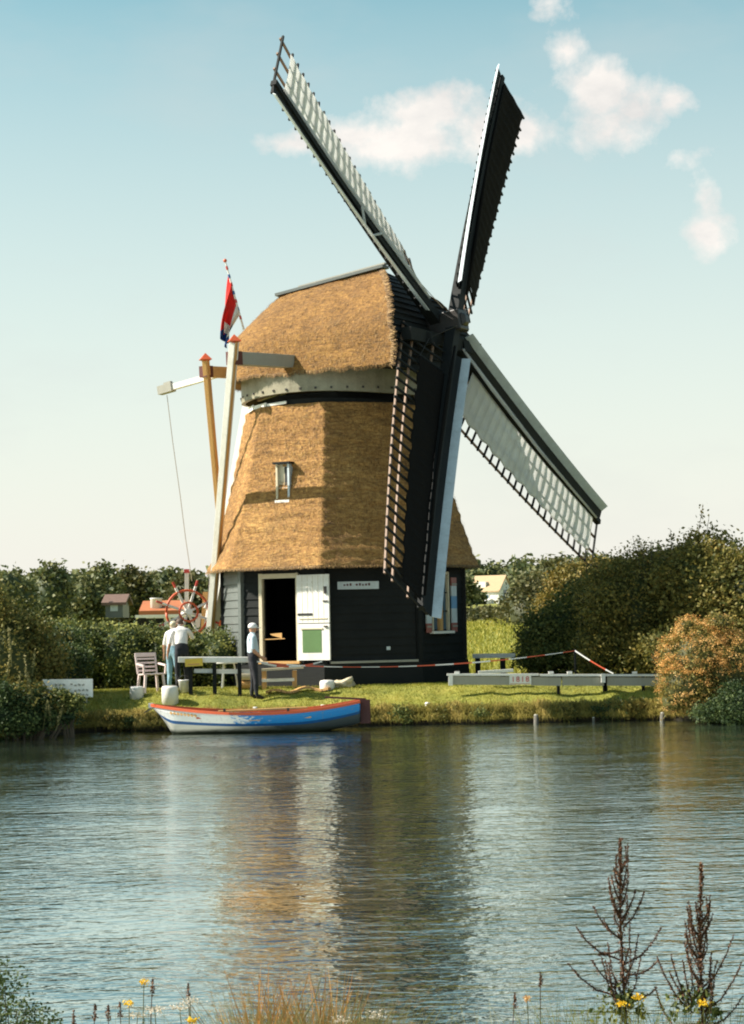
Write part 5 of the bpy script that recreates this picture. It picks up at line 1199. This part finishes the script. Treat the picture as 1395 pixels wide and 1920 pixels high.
# houses
def gable(name, label, px0, px1, pye, pyr, D, depth, base_py, roofm, wallm, rz=0, cat='house'):
    c = at((px0 + px1) / 2, pye, D); L = (px1 - px0) / FPX * D; zb = at((px0 + px1) / 2, base_py, D).z - .3; ze = c.z; zr = at((px0 + px1) / 2, pyr, D).z
    t = thing(name, label, cat, (c.x, D, zb), local=True, rz=rz); H1, H2 = ze - zb, zr - zb; w = depth / 2
    b = MB(); b.hexa([(-L / 2, -w, 0), (L / 2, -w, 0), (L / 2, w, 0), (-L / 2, w, 0)], [(-L / 2, -w, H1), (L / 2, -w, H1), (L / 2, w, H1), (-L / 2, w, H1)])
    b.add([(-L / 2, -w, H1), (-L / 2, w, H1), (-L / 2, 0, H2), (L / 2, -w, H1), (L / 2, w, H1), (L / 2, 0, H2)], [(0, 1, 2), (4, 3, 5)]); b.build('wall', wallm, t)
    ov = .25
    for s in (-1, 1):
        sl = (H2 - H1) / w; b = MB(); b.hexa([(-L / 2 - ov, s * (w + ov), H1 - ov * sl), (L / 2 + ov, s * (w + ov), H1 - ov * sl), (L / 2 + ov, 0, H2), (-L / 2 - ov, 0, H2)], [(-L / 2 - ov, s * (w + ov), H1 - ov * sl + .18), (L / 2 + ov, s * (w + ov), H1 - ov * sl + .18), (L / 2 + ov, 0, H2 + .18), (-L / 2 - ov, 0, H2 + .18)])
        b.build('roof', roofm, t)
    return t, L, w, H1, H2
t, L, w, H1, H2 = gable('house', 'pale house with sandy tiled roof and grey gable on the right hillside', 886, 950, 1108, 1081, 320, 5.0, 1132, 'tile_tan', 'white', R_(-28))
for x in (-1.2, .6): b = MB(); b.box((x, -w - .02, H1 * .55), (.9, .1, 1.0)); wi = b.build('window', 'white', t); b = MB(); b.box((x, -w - .08, H1 * .55), (.7, .05, .8)); b.build('pane', 'glass', wi)
b = MB(); b.box((-.5, -w * .6, H1 + 1.0), (1.6, 1.2, .9)); dm = b.build('dormer', 'white', t)
b = MB(); b.box((L / 2 + .04, 0, H1 * .7), (.06, 1.4, 1.6)); b.build('gable_window', 'glass', t); b = MB(); b.box((L / 2 + .03, 0, H1 + .5), (.05, w * 1.2, .9)); b.build('gable_cladding', 'lightgrey', t)
b = MB(); b.hexa([(-L / 2 - 1.6, -w - 1.8, 0), (L / 2 - 1.2, -w - 1.8, 0), (L / 2 - 1.2, -w - .05, 0), (-L / 2 - 1.6, -w - .05, 0)], [(-L / 2 - 1.6, -w - 1.8, .7), (L / 2 - 1.2, -w - 1.8, .7), (L / 2 - 1.2, -w - .05, 1.1), (-L / 2 - 1.6, -w - .05, 1.1)]); b.build('terrace_wall', 'white', t)
t, L, w, H1, H2 = gable('house', 'dark house with brown roof half hidden in the left trees', 204, 236, 1133, 1119, 138, 3.5, 1150, 'tile_brown', 'tar_grey')
b = MB(); b.box((0, -w - .02, H1 * .7), (.5, .06, .4)); b.build('window', 'lightgrey', t)
t, L, w, H1, H2 = gable('house', 'house with bright orange tiled roof behind the left hedge', 280, 345, 1150, 1134, 84, 2.6, 1170, 'tile_orange', 'white')
b = MB(); b.lathe([(.24, H2 - .55), (.24, H2 + .22), (.26, H2 + .24), (.26, H2 + .28), (.2, H2 + .28)], (-.32, -1.0, 0), 16); b.build('chimney', 'white', t, True)
sd = thing('shed', 'low dark shed with a white flat roof edge behind the left hedge', 'shed', on(338, 70))
p0, p1 = at(257, 1160, 70), at(422, 1158, 70)
b = MB(); b.hexa([(p0.x, 70, .8), (p1.x, 70, .8), (p1.x, 72.5, .8), (p0.x, 72.5, .8)], [(p0.x, 70, p0.z), (p1.x, 70, p0.z), (p1.x, 72.5, p0.z), (p0.x, 72.5, p0.z)]); b.build('wall', 'tar', sd)
b = MB(); b.beam(at(254, 1156, 69.8), at(425, 1152.5, 69.8), .3, .10); b.build('roof_edge', 'white', sd)
b = MB(); b.beam(at(396, 1168, 69.85), at(424, 1169, 69.85), .1, .2); b.build('red_panel', 'orange', sd); b = MB(); b.box((at(314, 1165, 69.8).x, 69.8, p0.z - .15), (.22, .1, .3)); b.build('white_panel', 'white', sd)
# ------------------------------------------------------------------ foreground plants on the near bank
def spray(parent, P_, n, size, m, rs, name='seeds', asp=.7):
    C = []
    for _ in range(n):
        f = random.random() * (len(P_) - 1); i = min(int(f), len(P_) - 2); r = rs * (1.1 - .8 * f / (len(P_) - 1)); C.append(tuple(P_[i].lerp(P_[i + 1], f - i) + Vector((random.gauss(0, r), random.gauss(0, r), random.gauss(0, r)))))
    return quads_object(name, leaf_quads(np.array(C), size * rng.uniform(.6, 1.4, n), 0, asp), rng.random(n), m, parent)
def dock(label, bx, top, D, branches, grp='tall seeding dock plants'):
    base = at(bx, 1950, D); base.z = zg(base.x, D); tp_ = at(*top, D)
    t = thing('dock_plant', label, 'plant', base, grp)
    main = [base, base.lerp(tp_, .4) + Vector((.008, 0, 0)), base.lerp(tp_, .75) + Vector((-.006, 0, 0)), tp_]
    b = MB(); b.tube(main, [.008, .006, .004, .0015], 6); ms = b.build('stem', 'dock', t)
    spray(ms, main[1:], 1500, .0085, 'dock', .010)
    for (x0, y0, x1, y1) in branches:
        dz = random.uniform(-.25, .25) * abs(x1 - x0) / FPX * D; p0 = at(x0, y0, D); p1 = at(x1, y1, D + dz); k = .35 * (p1.x - p0.x)
        pts = [p0, p0.lerp(p1, .35) + Vector((k * .35, 0, -abs(k) * .25)), p0.lerp(p1, .7) + Vector((k * .25, 0, -abs(k) * .2)), p1]
        b = MB(); b.tube(pts, [.0035, .003, .002, .001], 5); bs = b.build('branch', 'dock', t); L_ = (p1 - p0).length
        spray(bs, pts, int(900 * L_), .007, 'dock', .0055)
    for i in range(16):
        f = random.uniform(.42, .93); sd = -1 if i % 2 else 1; p0 = base.lerp(tp_, f); L_ = (.10 + .16 * (1 - f)) * random.uniform(.7, 1.2)
        p1 = p0 + Vector((sd * L_ * random.uniform(.15, .40), random.uniform(-.3, .3) * L_, L_)); pts = [p0, p0.lerp(p1, .5) + Vector((sd * .012, 0, -.01)), p1]
        b = MB(); b.tube(pts, [.0025, .002, .001], 5); bs = b.build('branch', 'dock', t); spray(bs, pts, int(1000 * L_), .007, 'dock', .005)
    spray(ms, [at(bx - 40, 1900, D), at(bx, 1860, D), at(bx + 40, 1905, D)], 260, .02, 'leaf_hedge', .03, 'leaves')
    return t
dock('tall dark dock plant nearer the picture centre of the two by the lower right corner', 1168, (1163, 1572), 7.6,
     [(1163, 1800, 1080, 1738), (1165, 1870, 1065, 1806), (1163, 1760, 1112, 1698), (1160, 1720, 1142, 1655), (1165, 1700, 1178, 1650), (1168, 1740, 1208, 1672), (1168, 1810, 1240, 1738), (1162, 1690, 1146, 1640), (1165, 1670, 1175, 1625), (1168, 1780, 1120, 1790), (1160, 1850, 1110, 1800), (1168, 1720, 1192, 1668), (1162, 1760, 1130, 1720), (1175, 1830, 1235, 1800), (1160, 1660, 1150, 1625), (1170, 1880, 1232, 1850)])
dock('tall dark dock plant closest to the lower right corner', 1308, (1315, 1620), 7.3,
     [(1310, 1800, 1284, 1748), (1311, 1790, 1296, 1742), (1312, 1760, 1337, 1712), (1314, 1730, 1332, 1695), (1312, 1740, 1304, 1690), (1310, 1860, 1376, 1752), (1318, 1900, 1390, 1806), (1300, 1880, 1255, 1822), (1300, 1900, 1232, 1795), (1296, 1890, 1258, 1790), (1298, 1880, 1280, 1800), (1312, 1880, 1345, 1800), (1313, 1800, 1326, 1740), (1330, 1925, 1392, 1868), (1260, 1920, 1228, 1850)])
def flower(label, px, py, D, kind):
    base = at(px + random.uniform(-8, 8), 1950, D); base.z = zg(base.x, D); tp_ = at(px, py, D)
    nm, m, cat_, grp = {'y': ('ragwort', 'petal_yellow', 'flower', 'yellow flowers on the near bank'), 'w': ('umbel_flower', 'petal_white', 'flower', 'cream umbels on the near bank'), 'p': ('thistle', 'flower_rust', 'flower', 'faded thistles on the near bank'), 's': ('plantain', 'dock', 'seed head', 'seed heads on the near bank')}[kind]
    t = thing(nm, label, cat_, base, grp); b = MB(); b.tube([base, base.lerp(tp_, .5) + Vector((random.uniform(-.02, .02), 0, 0)), tp_], [.003, .0025, .0015], 5); s_ = b.build('stem', 'reed' if kind != 's' else 'dock', t)
    if kind == 'y': C = np.array([tuple(tp_ + Vector((random.gauss(0, .009), random.gauss(0, .009), random.gauss(0, .005)))) for _ in range(60)]); quads_object('flower_head', leaf_quads(C, np.full(60, .010)), rng.random(60), m, t); 
    if kind == 'y': spray(s_, [base, base.lerp(tp_, .8)], 60, .02, 'leaf_hedge', .012, 'leaves', .4)
    if kind == 'w': C = np.array([tuple(tp_ + Vector((random.gauss(0, .018), random.gauss(0, .018), random.gauss(0, .006)))) for _ in range(110)]); quads_object('flower_head', leaf_quads(C, np.full(110, .008), 1), rng.random(110), m, t)
    if kind == 'p': C = np.array([tuple(tp_ + Vector((random.gauss(0, .006), random.gauss(0, .006), random.gauss(0, .006)))) for _ in range(60)]); quads_object('flower_head', leaf_quads(C, np.full(60, .008)), rng.random(60), m, t)
    if kind == 's': spray(t, [tp_ - Vector((0, 0, .055)), tp_], 90, .008, 'dock', .005, 'seed_head')
    return t
flower('yellow flower head just left of the stem of the inner dock plant', 1165, 1882, 7.0, 'y'); flower('yellow flower head just right of the stem of the inner dock plant', 1197, 1869, 7.0, 'y'); flower('yellow flower head beside the outer dock plant', 1318, 1880, 6.9, 'y')
flower('upper of the yellow flowers at the lower left', 270, 1841, 7.4, 'y'); flower('lower of the yellow flowers at the lower left', 242, 1881, 7.2, 'y'); flower('yellow flower low among the cream umbels', 360, 1914, 7.0, 'y')
for i, (x, y) in enumerate(((258, 1903), (290, 1893), (337, 1889), (357, 1877), (640, 1912), (706, 1903))):
    flower(['leftmost cream umbel by the bottom edge', 'second cream umbel from the left', 'third cream umbel from the left', 'highest cream umbel, left of the rusty stems', 'cream umbel low under the mill reflection', 'rightmost cream umbel near the bottom centre'][i], x, y, 7.2, 'w')
flower('pale pink thistle head left of the inner dock plant', 988, 1872, 7.6, 'p'); flower('thin faded seed spike above the thistle', 1013, 1822, 7.6, 's')
for i, (x, y) in enumerate(((178, 1882), (203, 1885), (225, 1880), (286, 1836), (353, 1844), (138, 1895), (965, 1862))):
    t = flower(None, x, y, 7.3 + .2 * (i % 3), 's'); t['label'] = ['seed head at the lower left, third from the edge bush', 'fourth small seed head from the lower left bush', 'seed head just left of the lowest yellow flower', 'seed head right of the upper yellow flower', 'tall seed head above the highest cream umbel', 'small seed head right beside the lower left corner bush', 'seed head left of the pink thistle', 'seed head farthest left of the thistle group', 'seed head above the left end of the rusty tuft', 'seed head just right of the rusty stems', 'seed head between umbels and rusty tuft', 'seed head between thistle and inner dock plant', 'seed head over the right end of the rusty tuft'][i]
# corner bush and grass tufts
shrub('shrub', 'dark leafy plants filling the lower left corner', [E(15, 1890, 7.2, .10, .1, .14), E(50, 1915, 7.1, .10, .1, .08), E(-10, 1850, 7.3, .06, .1, .12), E(85, 1925, 7.0, .06, .08, .05)], 260, 7, .018, .014, 'leaf_dark', core=0, shell=.2, sr=.08)
def tuft(label, px0, px1, pytop, D, n, m, wd=.0022, lean=.12, nm='grass_tuft'):
    a, b = at(px0, 1950, D), at(px1, 1950, D); n2 = n; Xq = rng.uniform(a.x, b.x, n2); Yq = D + rng.uniform(-.25, .25, n2); Zq = np.array([zg(x, y) for x, y in zip(Xq, Yq)])
    ztop = at((px0 + px1) / 2, pytop, D).z; hq = (ztop - Zq) * (1 - .34 * rng.random(n2) ** .8); ph_ = rng.normal(size=n2) * lean
    P = np.stack([Xq, Yq, Zq], 1); s = np.stack([np.full(n2, wd), np.zeros(n2), np.zeros(n2)], 1); mid = P + np.stack([ph_ * hq * .35, rng.normal(size=n2) * .05, hq * .6], 1); tip = P + np.stack([ph_ * hq, rng.normal(size=n2) * .08, hq], 1)
    Q = np.concatenate([np.stack([P - s, P + s, mid + s * .7, mid - s * .7], 1), np.stack([mid - s * .7, mid + s * .7, tip + s * .1, tip - s * .1], 1)])
    v = rng.random(n2); o = quads_object(nm, Q, np.concatenate([v, v]), m); tag(o, label, 'grass', kind='stuff'); return o
tuft('green and gold grass tuft at the bottom centre', 425, 720, 1838, 7.4, 900, 'reed', .0016, .25); tuft('rust coloured upright stems at the bottom centre', 455, 640, 1815, 7.5, 260, 'rust_stem', .0038, .18, 'rust_stems')
tuft('fresh green weeds at the bottom centre', 430, 700, 1866, 7.1, 800, 'reed', .0022, .3); tuft('green weeds left of the inner dock plant', 1030, 1230, 1858, 7.0, 400, 'grass', .0022, .25); tuft('sparse dry grass along the bottom edge', 120, 1240, 1878, 7.3, 900, 'reed', .002, .2)
tuft('weeds at the foot of the right dock plant', 1210, 1400, 1872, 7.0, 420, 'leaf_hedge', .003, .2)
ls = thing('dry_stem', 'long bare straw stem leaning right at the bottom centre', 'stem', at(565, 1930, 7.3)); b = MB(); b.tube([at(560, 1925, 7.3), at(592, 1870, 7.3), at(606, 1815, 7.3)], [.003, .002, .001], 5); b.build('stem', 'reed', ls)
for o in LOCALS:
    if '_loc' in o: del o['_loc']
